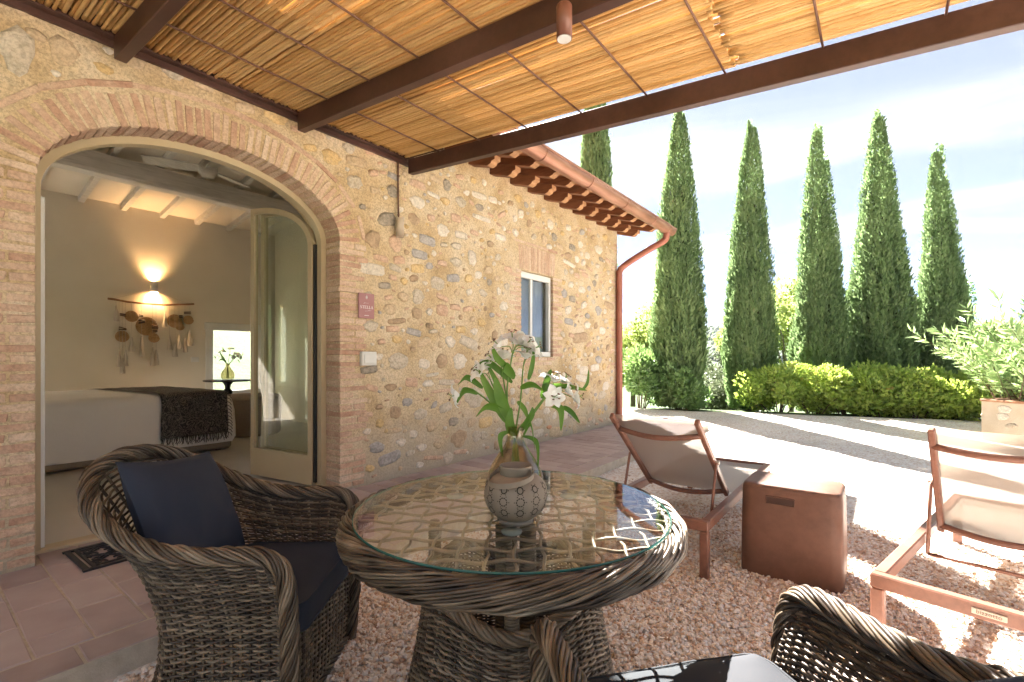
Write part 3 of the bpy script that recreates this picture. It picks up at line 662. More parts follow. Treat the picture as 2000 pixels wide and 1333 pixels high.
# ------------------------------------------------------------------ pergola with reed roof
PERG = thing('pergola', 'brown steel pergola roofed with golden cane, fixed to the house wall', 'pergola', (1.5, 3.85, 0))
M_steel = pmat('brown_painted_steel', [(.040, .017, .012), (.062, .027, .019), (.090, .042, .030)], .45, scale=2.2, detail=9, spec=.45, rvar=.1, speck=(25, .15))
M_cane = pmat('dry_cane', [(.40, .20, .055), (.60, .355, .12), (.72, .47, .19), (.77, .55, .26)], .55, scale=5, detail=6, stretch=(30, 1.6, 30), wn=.8, objr=1.6, transl=.20, tcol=(.86, .68, .44), speck=(30, .3), bump=.2, bscale=40, bdist=.002)
PS = .074
def pz(y): return 3.30-PS*(3.8-y)              # top of the rafters = underside of the canes
YO = -1.15
m = MB(); m.box((1.1, 3.80, 3.335), (4.3, .085, .085), bev=.004); m.box((1.1, 3.83, 3.28), (4.3, .03, .05), bev=.003); m.build('ledger_beam', M_steel, PERG)
def beam_y(x, w, h, name='rafter'):
    y0, y1 = 3.76, YO; m = MB(); V = []
    for y in (y0, y1):
        z = pz(y)-.002
        V += [(x-w/2, y, z-h), (x+w/2, y, z-h), (x+w/2, y, z), (x-w/2, y, z)]
    m.add(V, [(0, 1, 2, 3), (7, 6, 5, 4), (0, 4, 5, 1), (1, 5, 6, 2), (2, 6, 7, 3), (3, 7, 4, 0)]); o = m.build(name, M_steel, PERG)
    b = o.modifiers.new('bevel', 'BEVEL'); b.width = .004; b.segments = 1
for x in (-.31, .875, 2.05): beam_y(x, .065, .145)
beam_y(3.20, .065, .145, 'edge_beam')
m = MB(); m.box((1.45, YO, pz(YO)-.075), (3.6, .065, .145), bev=.004); m.build('outer_beam', M_steel, PERG)
for x in (-.31, 3.20): MB().box((x, YO, (pz(YO)-.15)/2), (.08, .08, pz(YO)-.15), bev=.005).build('post', M_steel, PERG)
M_rod = pmat('rusty_rod', [(.09, .04, .025), (.15, .07, .04)], .5, scale=30)
for i in range(9):
    y = 3.31-.5085*i
    if y > YO+.1: MB().tube([(x, y, pz(y)-.011) for x in np.linspace(-.6, 3.19, 8)], .0065, 7).build('support_rod', M_rod, PERG, True)
cane_meshes = []
def cane(L, k):
    r = random.Random(k+int(L*100)); P = []; rr = []; y = 0; r0 = .0122
    node = r.uniform(0, .2); n = int(L/.06)
    for i in range(n+1):
        y = L*i/n; P.append((.005*noise.noise((y*.9, k*3.1, 0)), -y, .004*noise.noise((y*.9, 0, k*2.7)))); rr.append(r0*(1-.1*i/n))
    P2, R2 = [], []
    nxt = node
    for p, q in zip(P, rr):
        P2.append(p); R2.append(q)
        if -p[1] > nxt:
            P2.append((p[0], p[1]-.006, p[2])); R2.append(q*1.17); P2.append((p[0], p[1]-.012, p[2])); R2.append(q*.98); nxt += r.uniform(.19, .3)
    m = MB(); m.tube(P2, R2, 7); return m.mesh('cane', M_cane, True)
for L in (3.06, 1.86): cane_meshes.append([cane(L, k) for k in range(7)])
px, py_ = PERG.location.x, PERG.location.y
tilt = math.atan(PS)
x = -.08; extra = MB(); nc = 0
while x < 3.155:
    rad_ = random.uniform(.85, 1.16); st = .0122*rad_*2*random.uniform(1.0, 1.10)
    if random.random() < .012: st += random.uniform(.004, .010)
    for s_, y0 in ((0, 3.75), (1, .69)):
        y = y0+random.uniform(-.03, .03)
        o = obj('cane', cane_meshes[s_][random.randrange(7)], PERG, (x-px, y-py_, pz(y)+.0105+random.uniform(-.002, .009)), (tilt, random.uniform(0, 6.28), random.gauss(0, .0016)), (rad_, 1, rad_)); o.rotation_mode = 'YXZ'; nc += 1
    x += st
# second, looser layer of cane above, and the mat beyond the left rafter
m = MB(); x = -.9
while x < 3.17:
    if random.random() < (.78 if x > -.1 else .97):
        y0 = 3.74+random.uniform(-.05, .02); w = random.gauss(0, .006); n = 14
        m.tube([(x+w*(y0-y)+.004*noise.noise((y, x*9, 0)), y, pz(y)+(.04 if x > -.1 else .01)) for y in np.linspace(y0, YO, n)], .011, 5, cap=False)
    x += .0215
tag(m.build('cane_mat', M_cane, PERG, True), kind='stuff')

# hanging spotlight and wall lamp
M_lampb = pmat('brown_lamp_metal', [(.14, .055, .035), (.18, .075, .05)], .4, scale=6)
M_lens = pmat('frosted_lens', [(.55, .55, .53), (.62, .62, .6)], .35, scale=20)
t = thing('hanging_spotlight', 'small brown cylinder spotlight hanging below the pergola canes', 'lamp', (1.915, 1.17, 2.785))
m = MB(); m.lathe([(.034, .003), (.0365, 0), (.0365, .15), (.034, .156), (0, .156)], 24); m.local('housing', M_lampb, t, True)
MB().lathe([(0, .004), (.031, .004), (.033, -.001)], 24).local('lens', M_lens, t)
MB().tube([(0, 0, .15), (0, 0, pz(1.17)-2.785)], .005, 8).local('stem', M_rod, t)
t = thing('wall_lamp', 'beige cylinder wall lamp fed by a thin conduit beside the pergola end', 'lamp', (3.085, 3.785, 2.5))
M_lampw = pmat('beige_lamp_metal', [(.42, .34, .26), (.48, .40, .31)], .5, scale=6)
MB().lathe([(0, .004), (.036, .004), (.039, 0), (.039, .185), (.036, .188), (0, .186)], 24).local('housing', M_lampw, t, True)
MB().box((0, .05, .1), (.03, .06, .06), bev=.004).local('bracket', M_lampw, t)
MB().tube(catmull([(.012, .035, .18), (.012, .04, .4), (.012, .04, .74), (.03, .035, .80), (.1, -.05, .815), (.105, -.5, .78)], 40), .0085, 8).local('conduit', M_rod, t, True)
m = MB()
for z in (.23, .62): m.tube([(.012+.013*math.cos(a), .037+.013*math.sin(a), z) for a in np.linspace(0, 6.283, 11)], .004, 5)
m.local('conduit_clip', M_rod, t)

# name sign with lettering
def text_mesh(body, size, mat, name, serif=0):
    cu = bpy.data.curves.new('t', 'FONT'); cu.body = body; cu.size = size; cu.align_x = 'CENTER'; cu.align_y = 'CENTER'; cu.extrude = .0006; cu.space_character = 1.05
    o = bpy.data.objects.new('t', cu); COL.objects.link(o); bpy.context.view_layer.update()
    me = bpy.data.meshes.new_from_object(o.evaluated_get(bpy.context.evaluated_depsgraph_get())); bpy.data.objects.remove(o); me.materials.clear(); me.materials.append(mat); me.name = name
    return me
M_sign = pmat('mauve_enamel', [(.33, .155, .155), (.36, .175, .175)], .5, scale=4)
M_ink = pmat('white_ink', [(.74, .72, .70), (.78, .76, .74)], .6)
t = thing('name_sign', 'mauve rectangular plaque reading STELLA in white, screwed beside the arch', 'sign', (2.727, 3.832, 1.79))
MB().box((0, 0, 0), (.172, .012, .235), bev=.003).local('plate', M_sign, t)
def serif_word(word, h, w):
    # serif capitals built from strokes
    S = {'S': None, 'T': [(0, .0, .5, .0, .16), ], }
    m = MB()
    def st(a, b, th): # a stroke as a slab in xz
        a, b = np.array(a), np.array(b); d = b-a; d = d/np.linalg.norm(d); n = np.array([-d[1], d[0]])*th/2
        q = [a+n, b+n, b-n, a-n]; m.add([(p[0], 0, p[1]) for p in q]+[(p[0], -.001, p[1]) for p in q], [(0, 1, 2, 3), (4, 7, 6, 5), (0, 4, 5, 1), (1, 5, 6, 2), (2, 6, 7, 3), (3, 7, 4, 0)])
    x = 0; T, t_ = h*.17, h*.07
    for c in word:
        if c == 'T': st((x, h), (x+w, h), t_); st((x+w/2, 0), (x+w/2, h), T); st((x+.3*w, 0), (x+.7*w, 0), t_); st((x, h), (x, h*.8), t_); st((x+w, h), (x+w, h*.8), t_)
        elif c == 'E': st((x+.2*w, 0), (x+.2*w, h), T); st((x, h), (x+.85*w, h), t_); st((x+.2*w, h/2), (x+.65*w, h/2), t_); st((x, 0), (x+.9*w, 0), t_); st((x+.88*w, 0), (x+.92*w, h*.22), t_); st((x+.83*w, h), (x+.86*w, h*.8), t_)
        elif c == 'L': st((x+.2*w, 0), (x+.2*w, h), T); st((x, h), (x+.42*w, h), t_); st((x, 0), (x+.88*w, 0), t_); st((x+.86*w, 0), (x+.92*w, h*.25), t_)
        elif c == 'A': st((x+.08*w, 0), (x+.48*w, h), t_); st((x+.48*w, h), (x+.88*w, 0), T); st((x+.25*w, h*.35), (x+.7*w, h*.35), t_); st((x-.04*w, 0), (x+.22*w, 0), t_); st((x+.7*w, 0), (x+1.05*w, 0), t_)
        elif c == 'S':
            P = [(x+w*(.45+.36*math.cos(a)), h*(.75+.24*math.sin(a))) for a in np.linspace(.5, 4.3, 9)]+[(x+w*(.45+.38*math.cos(a)), h*(.26+.26*math.sin(a))) for a in np.linspace(1.2, -2.7, 10)]
            for i in range(len(P)-1): st(P[i], P[i+1], T*.85 if 5 < i < 13 else t_*1.2)
        x += w*(1.12 if c != 'L' else 1.02)
    V = np.concatenate(m.v); s_ = V[:, 0].max()-V[:, 0].min(); k = V[:, 0].min()+s_/2
    for q in m.v: q[:, 0] -= k; q[:, 2] -= h/2
    return m
o = serif_word('STELLA', .026, .0222).local('lettering', M_ink, t); o.location = (0, -.0065, -.012)
m = MB()
for q in range(7):
    a = q/6*math.pi; m.tube([(.0, -.007, .075), (.010*math.cos(a), -.007, .083+.012*math.sin(a))], .0011, 4)
for k in range(5): m.tube([(.011*math.cos(a)*(.5+.5*math.sin(k+1)), -.007, .078+.013*math.sin(a)) for a in np.linspace(0, 6.283, 13)], .0008, 4)
m.tube([(0, -.007, .092), (0, -.007, .105)], .0012, 4); m.local('emblem', M_ink, t)
m = MB(); m.tube(catmull([(-.035, -.007, .018), (-.02, -.007, .032), (-.026, -.007, .022), (-.008, -.007, .028), (.004, -.007, .025), (.022, -.007, .03)], 30), .0007, 4)
m.tube(catmull([(-.02, -.007, -.05), (.012, -.007, -.047), (.03, -.007, -.036), (.022, -.007, -.044), (.05, -.007, -.04)], 30), .0007, 4); m.local('flourish', M_ink, t)
MB().box((0, -.0066, -.09), (.05, .001, .004)).local('small_print', M_ink, t)
t = thing('switch_panel', 'white square outdoor switch panel set in the wall below the mauve plaque', 'switch', (2.744, 3.825, 1.296))
M_wpl = pmat('white_plastic', [(.62, .61, .58), (.66, .65, .62)], .4)
MB().box((0, 0, 0), (.165, .045, .13), bev=.006).local('housing', M_wpl, t); MB().box((0, -.026, -.002), (.125, .008, .09), bev=.003).local('cover', M_wpl, t)

# doormat
M_mat = pmat('black_mat_rubber', [(.010, .011, .015), (.022, .024, .03)], .5, scale=20)
t = thing('doormat', 'black openwork rubber doormat lying in front of the arched doorway', 'doormat', (1.02, 3.75, .112), R(2))
mw, mh = .75, .46
m = MB(); 
for s in (-1, 1): m.box((0, s*(mh/2-.02), 0), (mw, .03, .012), bev=.003); m.box((s*(mw/2-.02), 0, 0), (.03, mh-.062, .0118), bev=.003); m.box((s*(mw/2-.058), 0, 0), (.014, mh-.063, .0116))
m.box((0, mh/2-.06, 0), (mw-.13, .014, .0112)); m.box((0, -mh/2+.06, 0), (mw-.13, .014, .0112)); m.local('border', M_mat, t)
m = MB()
for i in range(7):
    for j in range(4):
        cx, cy_ = -.27+i*.09, -.135+j*.09; s = 1 if (i+j) % 2 else -1
        P = [(cx+s*(.005+.0055*a)*math.cos(a*s+i), cy_+(.005+.0055*a)*math.sin(a*s+i), -.001) for a in np.linspace(0, 7.5, 18)]
        m.tube(P, .0075, 5, flat=.6)
        m.tube([(cx-.05, cy_-.045*s, -.002), (cx, cy_-.02, -.002), (cx+.05, cy_+.045*s, -.002)], .0065, 5)
tag(m.local('scrollwork', M_mat, t), kind='stuff')

# ------------------------------------------------------------------ bedroom
M_sheet = pmat('white_cotton', [(.84, .80, .77), (.88, .85, .82)], .85, scale=2.5, bump=.2, bscale=6, bdist=.02)
M_taupe = pmat('taupe_upholstery', [(.27, .22, .17), (.33, .27, .21)], .85, scale=60, bump=.2, bscale=400, bdist=.001)
BX0, BX1, BY0, BY1 = .55, 2.74, 6.78, 8.9
t = thing('bed', 'double bed with white cover and taupe base seen through the doorway', 'bed', ((BX0+BX1)/2, (BY0+BY1)/2, .1))
MB().box(((BX0+BX1)/2, (BY0+BY1)/2, .265), (BX1-BX0+.02, BY1-BY0, .29), bev=.03).build('base', M_taupe, t)
m = MB()
for sx in (BX0+.12, BX1-.12):
    for sy in (BY0+.12, BY1-.12): m.box((sx, sy, .11), (.06, .06, .05))
m.build('leg', M_black, t)
nx_, ny_ = 46, 40; Gd = []
def bed_prof(v):                                # v 0..1 across the bed: hangs over both long sides
    y = BY0-.02+(BY1-BY0+.04)*v
    return y
hang = [(-.03, .205), (-.032, .35), (-.03, .55), (-.02, .75), (0.01, .825), (.06, .852), (.14, .86)]
prof = [(BY0+a, z) for a, z in hang]+[(BY0+.14+(BY1-BY0-.28)*k/10, .862) for k in range(1, 11)]+[(BY1-a, z) for a, z in hang[::-1]]
Gd = []
for i in range(60):
    u = i/59; x = BX0+(BX1-BX0)*u; row = []
    for j, (y, z) in enumerate(prof):
        k = 0 if z > .8 else (.85-z)
        e = .004*noise.noise((x*5, j*.6, 0))+k*.03*noise.noise((x*3.3, 2 if y < 8 else 9, z*.8))
        zz_ = z+.006*noise.noise((x*2.5, y*2.5, 4)); 
        if u > .93: zz_ = min(zz_, .862-((u-.93)/.07)**2*.07)
        if z < .3: zz_ += .02*noise.noise((x*1.3, 3, y))+.02*(u-.5)
        row.append((x, y-e, zz_))
    Gd.append(row)
for i, dz in enumerate((.13, .3, .45)):
    row = [(BX1+.03+.01*math.sin(j), y, max(min(z, .862-.07)-dz, .27)) for j, (y, z) in enumerate(prof)]
    Gd.append(row)
MB().sheet(np.array(Gd)[:, ::-1]).build('cover', M_sheet, t, True)
def paisley():
    m, nt, N, out = nodes('paisley_weave'); L = nt.links.new
    geo = N('ShaderNodeNewGeometry'); b = N('ShaderNodeBsdfPrincipled'); b.inputs['Roughness'].default_value = .9
    w = N('ShaderNodeTexVoronoi', feature='SMOOTH_F1'); w.inputs['Scale'].default_value = 9; n = N('ShaderNodeTexNoise'); n.inputs['Scale'].default_value = 7; n.inputs['Detail'].default_value = 2; n.inputs['Distortion'].default_value = 2.5
    L(geo.outputs['Position'], n.inputs['Vector']); L(geo.outputs['Position'], w.inputs['Vector'])
    ad = N('ShaderNodeMath', operation='ADD'); L(w.outputs['Distance'], ad.inputs[0]); L(n.outputs['Fac'], ad.inputs[1])
    sn = N('ShaderNodeMath', operation='MULTIPLY'); sn.inputs[1].default_value = 42; L(ad.outputs[0], sn.inputs[0]); s2 = N('ShaderNodeMath', operation='SINE'); L(sn.outputs[0], s2.inputs[0])
    c = ramp(N, [(.025, .022, .021), (.05, .044, .04), (.19, .165, .14)], [.3, .6, .88]); mr = N('ShaderNodeMapRange'); mr.inputs[1].default_value = -1; L(s2.outputs[0], mr.inputs[0]); L(mr.outputs[0], c.inputs[0])
    L(c.outputs[0], b.inputs['Base Color']); L(b.outputs[0], out.inputs[0]); return m
M_pais = paisley()
tp = thing('throw_blanket', 'dark paisley throw with fringe draped over the foot of the bed', 'blanket', (2.3, BY0, .86))
G2 = []
for i in range(26):
    u = i/25; x = 1.94+.73*u; row = []
    for j in range(30):
        v_ = j/29
        if v_ < .45: q = v_/.45; y, z = np.interp(q, [0, .3, .8, .93, 1], [BY0-.055, BY0-.058, BY0-.05, BY0-.02, BY0+.05]), np.interp(q, [0, .3, .8, .93, 1], [.34, .5, .80, .86, .876]); xx = x
        else: q = (v_-.45)/.55; y = BY0+.05+q*(1.95); z = .876-.012*q; xx = x-.10*q-.14*q*(1-u)
        f_ = .012*math.sin(u*14+v_*3)*(1 if v_ < .4 else .3); row.append((xx+.01*noise.noise((u*5, v_*5, 0)), y-abs(f_)-.004, z+.004+.01*abs(noise.noise((u*6, v_*7, 2)))))
    G2.append(row)
MB().sheet(np.array(G2)[:, ::-1]).build('cloth', M_pais, tp, True)
m = MB()
for i in range(56):
    x, y, z = np.array(G2[0][0])+(np.array(G2[25][0])-np.array(G2[0][0]))*i/55
    m.tube([(x, y-.004, z+.01), (x+random.uniform(-.015, .015), y-.012, z-.04), (x+random.uniform(-.03, .03), y-.012, z-random.uniform(.07, .10))], [.005, .004, .003], 4)
for i in range(30):
    p = np.array(G2[25][int(i/30*13)]); m.tube([p, p+np.array([.03, -.01, -.02]), p+np.array([.045, -.01, -.05])], .004, 4)
tag(m.build('fringe', M_pais, tp), kind='stuff')
t = thing('pouf', 'low round taupe pouf standing on the bedroom floor beside the bed', 'pouf', (3.5, 7.95, .102))
MB().lathe([(0, 0), (.40, 0), (.43, .03), (.44, .3), (.44, .55), (.42, .60), (.36, .625), (0, .63)], 40).local('seat', M_taupe, t, True)
MB().tube([(.442*math.cos(a), .442*math.sin(a), .56) for a in np.linspace(0, 6.283, 40)], .006, 6).local('piping', M_taupe, t, True)
# pedestal table with vase
M_blk = pmat('black_lacquer', [(.008, .008, .01), (.014, .014, .016)], .25)
t = thing('pedestal_table', 'small round black pedestal table standing by the bedroom window', 'table', (3.53, 8.88, .102))
MB().lathe([(0, .80), (.35, .80), (.365, .81), (.365, .822), (.355, .83), (0, .83)], 40).local('top', M_blk, t, True)
MB().lathe([(.05, .02), (.055, .1), (.035, .2), (.05, .35), (.035, .42), (.06, .55), (.075, .63), (.04, .68), (.05, .74), (.09, .80)], 20).local('column', M_blk, t, True)
MB().lathe([(0, 0), (.22, 0), (.23, .015), (.1, .04), (0, .04)], 30).local('foot', M_blk, t, True)
# wall hanging
HG = thing('wall_hanging', 'macrame wall hanging of driftwood stick, woven discs and cream tassels above the bed', 'wall hanging', (2.65, 9.64, 2.2))
M_stick = pmat('driftwood', [(.16, .08, .04), (.26, .15, .08)], .8, scale=12, bump=.4, bscale=30)
M_disc = pmat('woven_straw', [(.30, .17, .07), (.40, .25, .115), (.46, .31, .16)], .85, scale=40, bump=.5, bscale=90, bdist=.004)
M_tass = pmat('cream_cotton', [(.40, .35, .29), (.52, .47, .40)], .95, scale=30, stretch=(4, 4, .4), bump=.5, bscale=120, bdist=.003)
M_bead = pmat('dark_wood_bead', [(.045, .022, .014), (.075, .038, .024)], .6, scale=20)
yh = 9.615
MB().tube([(2.08+1.19*u, yh, 2.235+.02*u-.045*math.sin(u*math.pi)+.008*noise.noise((u*7, 0, 0))) for u in np.linspace(0, 1, 24)], [.017+.004*noise.noise((u*9, 5, 0)) for u in np.linspace(0, 1, 24)], 7).build('stick', M_stick, HG)
DISC = [(2.38, 1.98, .09), (2.26, 1.65, .095), (2.59, 1.83, .148), (2.68, 1.64, .078), (2.98, 1.94, .115), (3.06, 1.85, .062), (3.18, 1.97, .082)]
for i, (x, z, r_) in enumerate(DISC):
    m = MB(); n = int(r_/.012); P = [(x+(.004+.0125*a/6.283)*math.cos(a), yh+.012*(i % 3)-.012, z+(.004+.0125*a/6.283)*math.sin(a)) for a in np.linspace(0, 6.283*n, n*18)]
    m.tube(P, .0072, 5); m.lathe([(0, 0), (r_*.95, 0), (r_*.95, .004), (0, .004)], 20)
    V = m.v[-1]; m.v[-1] = np.stack([V[:, 0]+x, V[:, 2]+yh+.012*(i % 3)-.012, V[:, 1]+z], 1); m.build('disc', M_disc, HG)
TASS = [(2.18, 2.14, 1.88, .07), (2.22, 1.42, 1.16, .06), (2.3, 1.44, 1.17, .06), (2.26, 1.31, 1.05, .07), (2.38, 1.65, 1.4, .08), (2.51, 1.68, 1.32, .07), (2.66, 1.49, 1.17, .07), (2.71, 1.45, 1.18, .07), (2.83, 2.06, 1.82, .07), (2.9, 1.69, 1.44, .07), (2.98, 1.57, 1.32, .08), (3.04, 1.7, 1.45, .08), (3.13, 1.66, 1.4, .07), (3.2, 1.78, 1.51, .1)]
cords = MB()
for i, (x, z1, z0, w) in enumerate(TASS):
    m = MB(); L = z1-z0; m.lathe([(0, 0), (w*.55, .004), (w*.5, L*.2), (w*.34, L*.62), (w*.2, L*.8), (w*.22, L*.84), (w*.15, L*.9), (w*.18, L*.95), (0, L)], 11, (x, yh-.02, z0)); v = m.v[0]; v[:11*4, :2] += rng.normal(0, .0035, (44, 2)); m.build('tassel', M_tass, HG)
    cords.tube([(x, yh-.018, z1-.01), (x, yh-.004, 2.2)], .0022, 4)
cords.tube([(2.14, yh, 2.24), (2.62, yh+.02, 2.42)], .002, 4); cords.tube([(3.2, yh, 2.25), (2.72, yh+.02, 2.42)], .002, 4)
cords.build('cord', M_tass, HG)
for x, z, w, h in [(2.26, 1.99, .08, .045), (2.26, 1.77, .1, .045), (2.5, 1.99, .06, .04), (2.51, 1.9, .09, .06), (2.69, 1.82, .09, .06), (2.69, 1.75, .07, .035), (3.16, 2.09, .11, .045), (3.06, 2.02, .06, .045)]:
    m = MB()
    for k in range(2): m.box((x, yh-.03, z+(k-.5)*h*.55), (w, .03, h*.42), bev=.008, rot=Matrix.Rotation(random.gauss(0, .12), 3, 'Y'))
    m.build('bead', M_bead, HG)
# sconce with its light, up and down
t = thing('wall_sconce', 'white cylinder wall sconce glowing up and down above the wall hanging', 'lamp', (2.68, 9.598, 2.485))
M_sc = pmat('white_sconce', [(.62, .60, .56), (.66, .64, .6)], .6)
m = MB(); m.lathe([(.052, -.09), (.055, -.09), (.055, .09), (.052, .09), (.052, -.09)], 24, cap0=False, cap1=False); m.local('housing', M_sc, t, True)
MB().box((0, .057, 0), (.04, .006, .05)).local('bracket', M_sc, t)
l = bpy.data.lights.new('sconce_light', 'POINT'); l.energy = 5; l.color = (1, .58, .25); l.shadow_soft_size = .02
obj('sconce_light', l, t, (0, 0, 0))
t = thing('light_switch', 'white light switch plate on the bedroom wall beside the window', 'switch', (3.3, 9.655, 1.275))
MB().box((0, 0, 0), (.125, .012, .085), bev=.004).local('plate', M_wpl, t); MB().box((0, -.008, 0), (.1, .006, .05), bev=.002).local('rocker', M_wpl, t)
# ceiling fan
t = thing('ceiling_fan', 'white three-blade ceiling fan hanging from the limewashed ceiling', 'fan', (2.27, 6.25, 3.42))
MB().tube([(0, 0, .16), (0, 0, ceil_z(6.25)-3.42)], .014, 8).local('rod', M_limed, t)
MB().lathe([(0, 0), (.07, .005), (.095, .04), (.10, .1), (.085, .15), (.05, .2), (0, .21)], 24).local('motor', M_limed, t, True)
for k in range(3):
    a = R(150+120*k); m = MB(); G = []
    for i in range(9):
        u = i/8; r_ = .08+.55*u; w = .055+.03*math.sin(u*2.6); G.append([(r_*math.cos(a)+q*w*-math.sin(a), r_*math.sin(a)+q*w*math.cos(a), .09+q*.02+.02*u) for q in (-1, 0, 1)])
    m.sheet(G); o = m.local('blade', M_limed, t); s = o.modifiers.new('s', 'SOLIDIFY'); s.thickness = .012
# ------------------------------------------------------------------ rattan weave
RATTAN = [(.022, .014, .009), (.055, .037, .024), (.12, .087, .056), (.22, .17, .118), (.36, .30, .23)]
M_rat = pmat('grey_brown_rattan', RATTAN, .42, scale=14, wn=.35, island=1, pos=[.05, .34, .62, .86, .99], spec=.45, bump=.15, bscale=150, bdist=.001)
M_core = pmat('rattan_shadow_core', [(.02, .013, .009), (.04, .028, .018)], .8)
def frames(P, closed=False):
    P = np.asarray(P, float)
    T = (np.roll(P, -1, 0)-np.roll(P, 1, 0)) if closed else np.gradient(P, axis=0)
    T /= np.linalg.norm(T, axis=1)[:, None]
    up = np.array([0, 0, 1.]) if abs(T[0][2]) < .9 else np.array([0., 1., 0])
    u = np.cross(T[0], up); u /= np.linalg.norm(u); U = np.empty_like(P)
    for i in range(len(P)):
        u = u-T[i]*np.dot(u, T[i]); u /= np.linalg.norm(u); U[i] = u
    return T, U, np.cross(T, U)
def rope(m, P, rad, n, rs, pitch, sides=6, sq=1.0, closed=False):
    P = np.asarray(P, float); T, U, V = frames(P, closed)
    s = np.concatenate([[0], np.cumsum(np.linalg.norm(np.diff(P, axis=0), axis=1))])
    if closed: pitch = s[-1]/round(s[-1]/pitch)
    for k in range(n):
        a = 2*math.pi*(k/n+s/pitch); rr = rad*(1+.07*np.sin(s*40+k*2.4)+(.09 if k % 2 else -.09))
        m.tube(P+(rr*np.cos(a))[:, None]*U+sq*(rr*np.sin(a))[:, None]*V, rs*random.uniform(.9, 1.1), sides, closed=False)
def weave(m, S, Nn, rows, r=.0048, amp=.0058, sub=4, sides=5, stake_r=.0055, phase=0):
    # S: grid [rows_v][stakes*sub+1][3]; Nn: normals
    nv, nu = S.shape[:2]
    for j in range(nv):
        off = amp*np.cos(math.pi*(np.arange(nu)/sub+j+phase))
        P = S[j]+Nn[j]*off[:, None]; P = P+rng.normal(0, .0006, P.shape)
        m.tube(P, r*random.uniform(.88, 1.12), sides, cap=False)
    for i in range(0, nu, sub):
        m.tube(S[::2 if nv > 6 else 1, i], stake_r, 5, cap=False)
def grid_normals(S):
    du = np.gradient(S, axis=1); dv = np.gradient(S, axis=0); N_ = np.cross(du, dv); return N_/(np.linalg.norm(N_, axis=2)[:, :, None]+1e-9)

# ------------------------------------------------------------------ rattan armchair (faces local +x)
def make_chair(label):
    t = thing('rattan_armchair', label, 'armchair')
    half = [(.33, -.300, .015), (.345, -.312, .22), (.352, -.325, .44), (.345, -.333, .585), (.305, -.338, .652), (.235, -.340, .672), (.08, -.342, .672), (-.06, -.341, .688), (-.20, -.330, .738), (-.32, -.28, .815), (-.405, -.17, .895), (-.43, 0, .925)]
    half = [(x, y*1.07, z) for x, y, z in half]
    full = half+[(x, -y, z) for x, y, z in half[-2::-1]]
    RP = catmull(full, 300)
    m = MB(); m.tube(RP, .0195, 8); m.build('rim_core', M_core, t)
    m = MB(); rope(m, RP, .0235, 14, .0051, .34); tag(m.build('braided_rim', M_rat, t, True), kind='stuff')
    # shell between rim and floor
    top = catmull(half[4:]+[(x, -y, z) for x, y, z in half[-2:3:-1]], 161); top[:, 2] -= .02
    u = np.linspace(0, 1, 161)
    def plan(xf, ay, xb, z):
        Ls = xf+.02; La = 1.25*(ay+abs(xb))*.9; tot = 2*Ls+La; out = []
        for q in u*tot:
            if q < Ls: out.append((xf-q, -ay, z))
            elif q > Ls+La: out.append((-.02+(q-Ls-La), ay, z))
            else: a = -math.pi/2-(q-Ls)/La*math.pi; out.append((-.02+(xb+.02)*-math.cos(a), ay*math.sin(a), z))
        return np.array(out)
    A = plan(.335, .325, -.315, .02); B = plan(.325, .292, -.215, .36)
    NR = 66; S = []
    for j in range(NR):
        v = j/(NR-1)
        k = .45
        a = (v-k)*(v-1)/(k); b = v*(v-1)/(k*(k-1)); c = v*(v-k)/(1-k)
        S.append(a*A+b*B+c*top)
    S = np.array(S); Nn = grid_normals(S)
    m = MB(); weave(m, S, Nn, NR); tag(m.build('woven_shell', M_rat, t, True), kind='stuff')
    # front panel
    yy = np.linspace(-.305, .305, 65); S = np.array([[(.315+.012*math.sin(z*6), y*(1-.05*z), z) for y in yy] for z in np.linspace(.03, .37, 33)])
    m = MB(); weave(m, S, grid_normals(S), 26, sub=4); tag(m.build('woven_front', M_rat, t, True), kind='stuff')
    m = MB(); rope(m, [(.318, y, .03) for y in np.linspace(-.31, .31, 40)], .014, 5, .007, .2); m.build('lower_braid', M_rat, t, True)
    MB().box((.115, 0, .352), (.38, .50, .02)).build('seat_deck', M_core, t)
    for s in (-1, 1):
        for x in (.31, -.16): MB().tube([(x, s*(.285 if x > 0 else .18), 0), (x, s*(.285 if x > 0 else .18), .35)], .018, 8).build('leg', M_core, t)
    return t
CH1 = make_chair('rattan armchair with a navy back pillow, set between the doorway mat and the glass table')
CHA1, CHP1 = R(-51.5), (.835, 2.0)
CH2 = copy_tree(CH1); CH2['label'] = 'rattan armchair with a sunlit seat, opposite the armchair by the doorway'
CH1.location = (*CHP1, 0); CH1.rotation_euler.z = CHA1
CHA2, CHP2 = R(50.5), (1.03, .17)
CH2.location = (*CHP2, 0); CH2.rotation_euler.z = CHA2
for c in (CH1, CH2): c['group'] = 'rattan armchairs around the glass table'
M_navy = pmat('navy_outdoor_fabric', [(.020, .026, .044), (.030, .038, .060)], .8, scale=3, bump=.35, bscale=420, bdist=.0012, spec=.25)
M_navy2 = pmat('charcoal_outdoor_fabric', [(.020, .022, .028), (.032, .034, .040)], .8, scale=3, bump=.35, bscale=420, bdist=.0012, spec=.25)
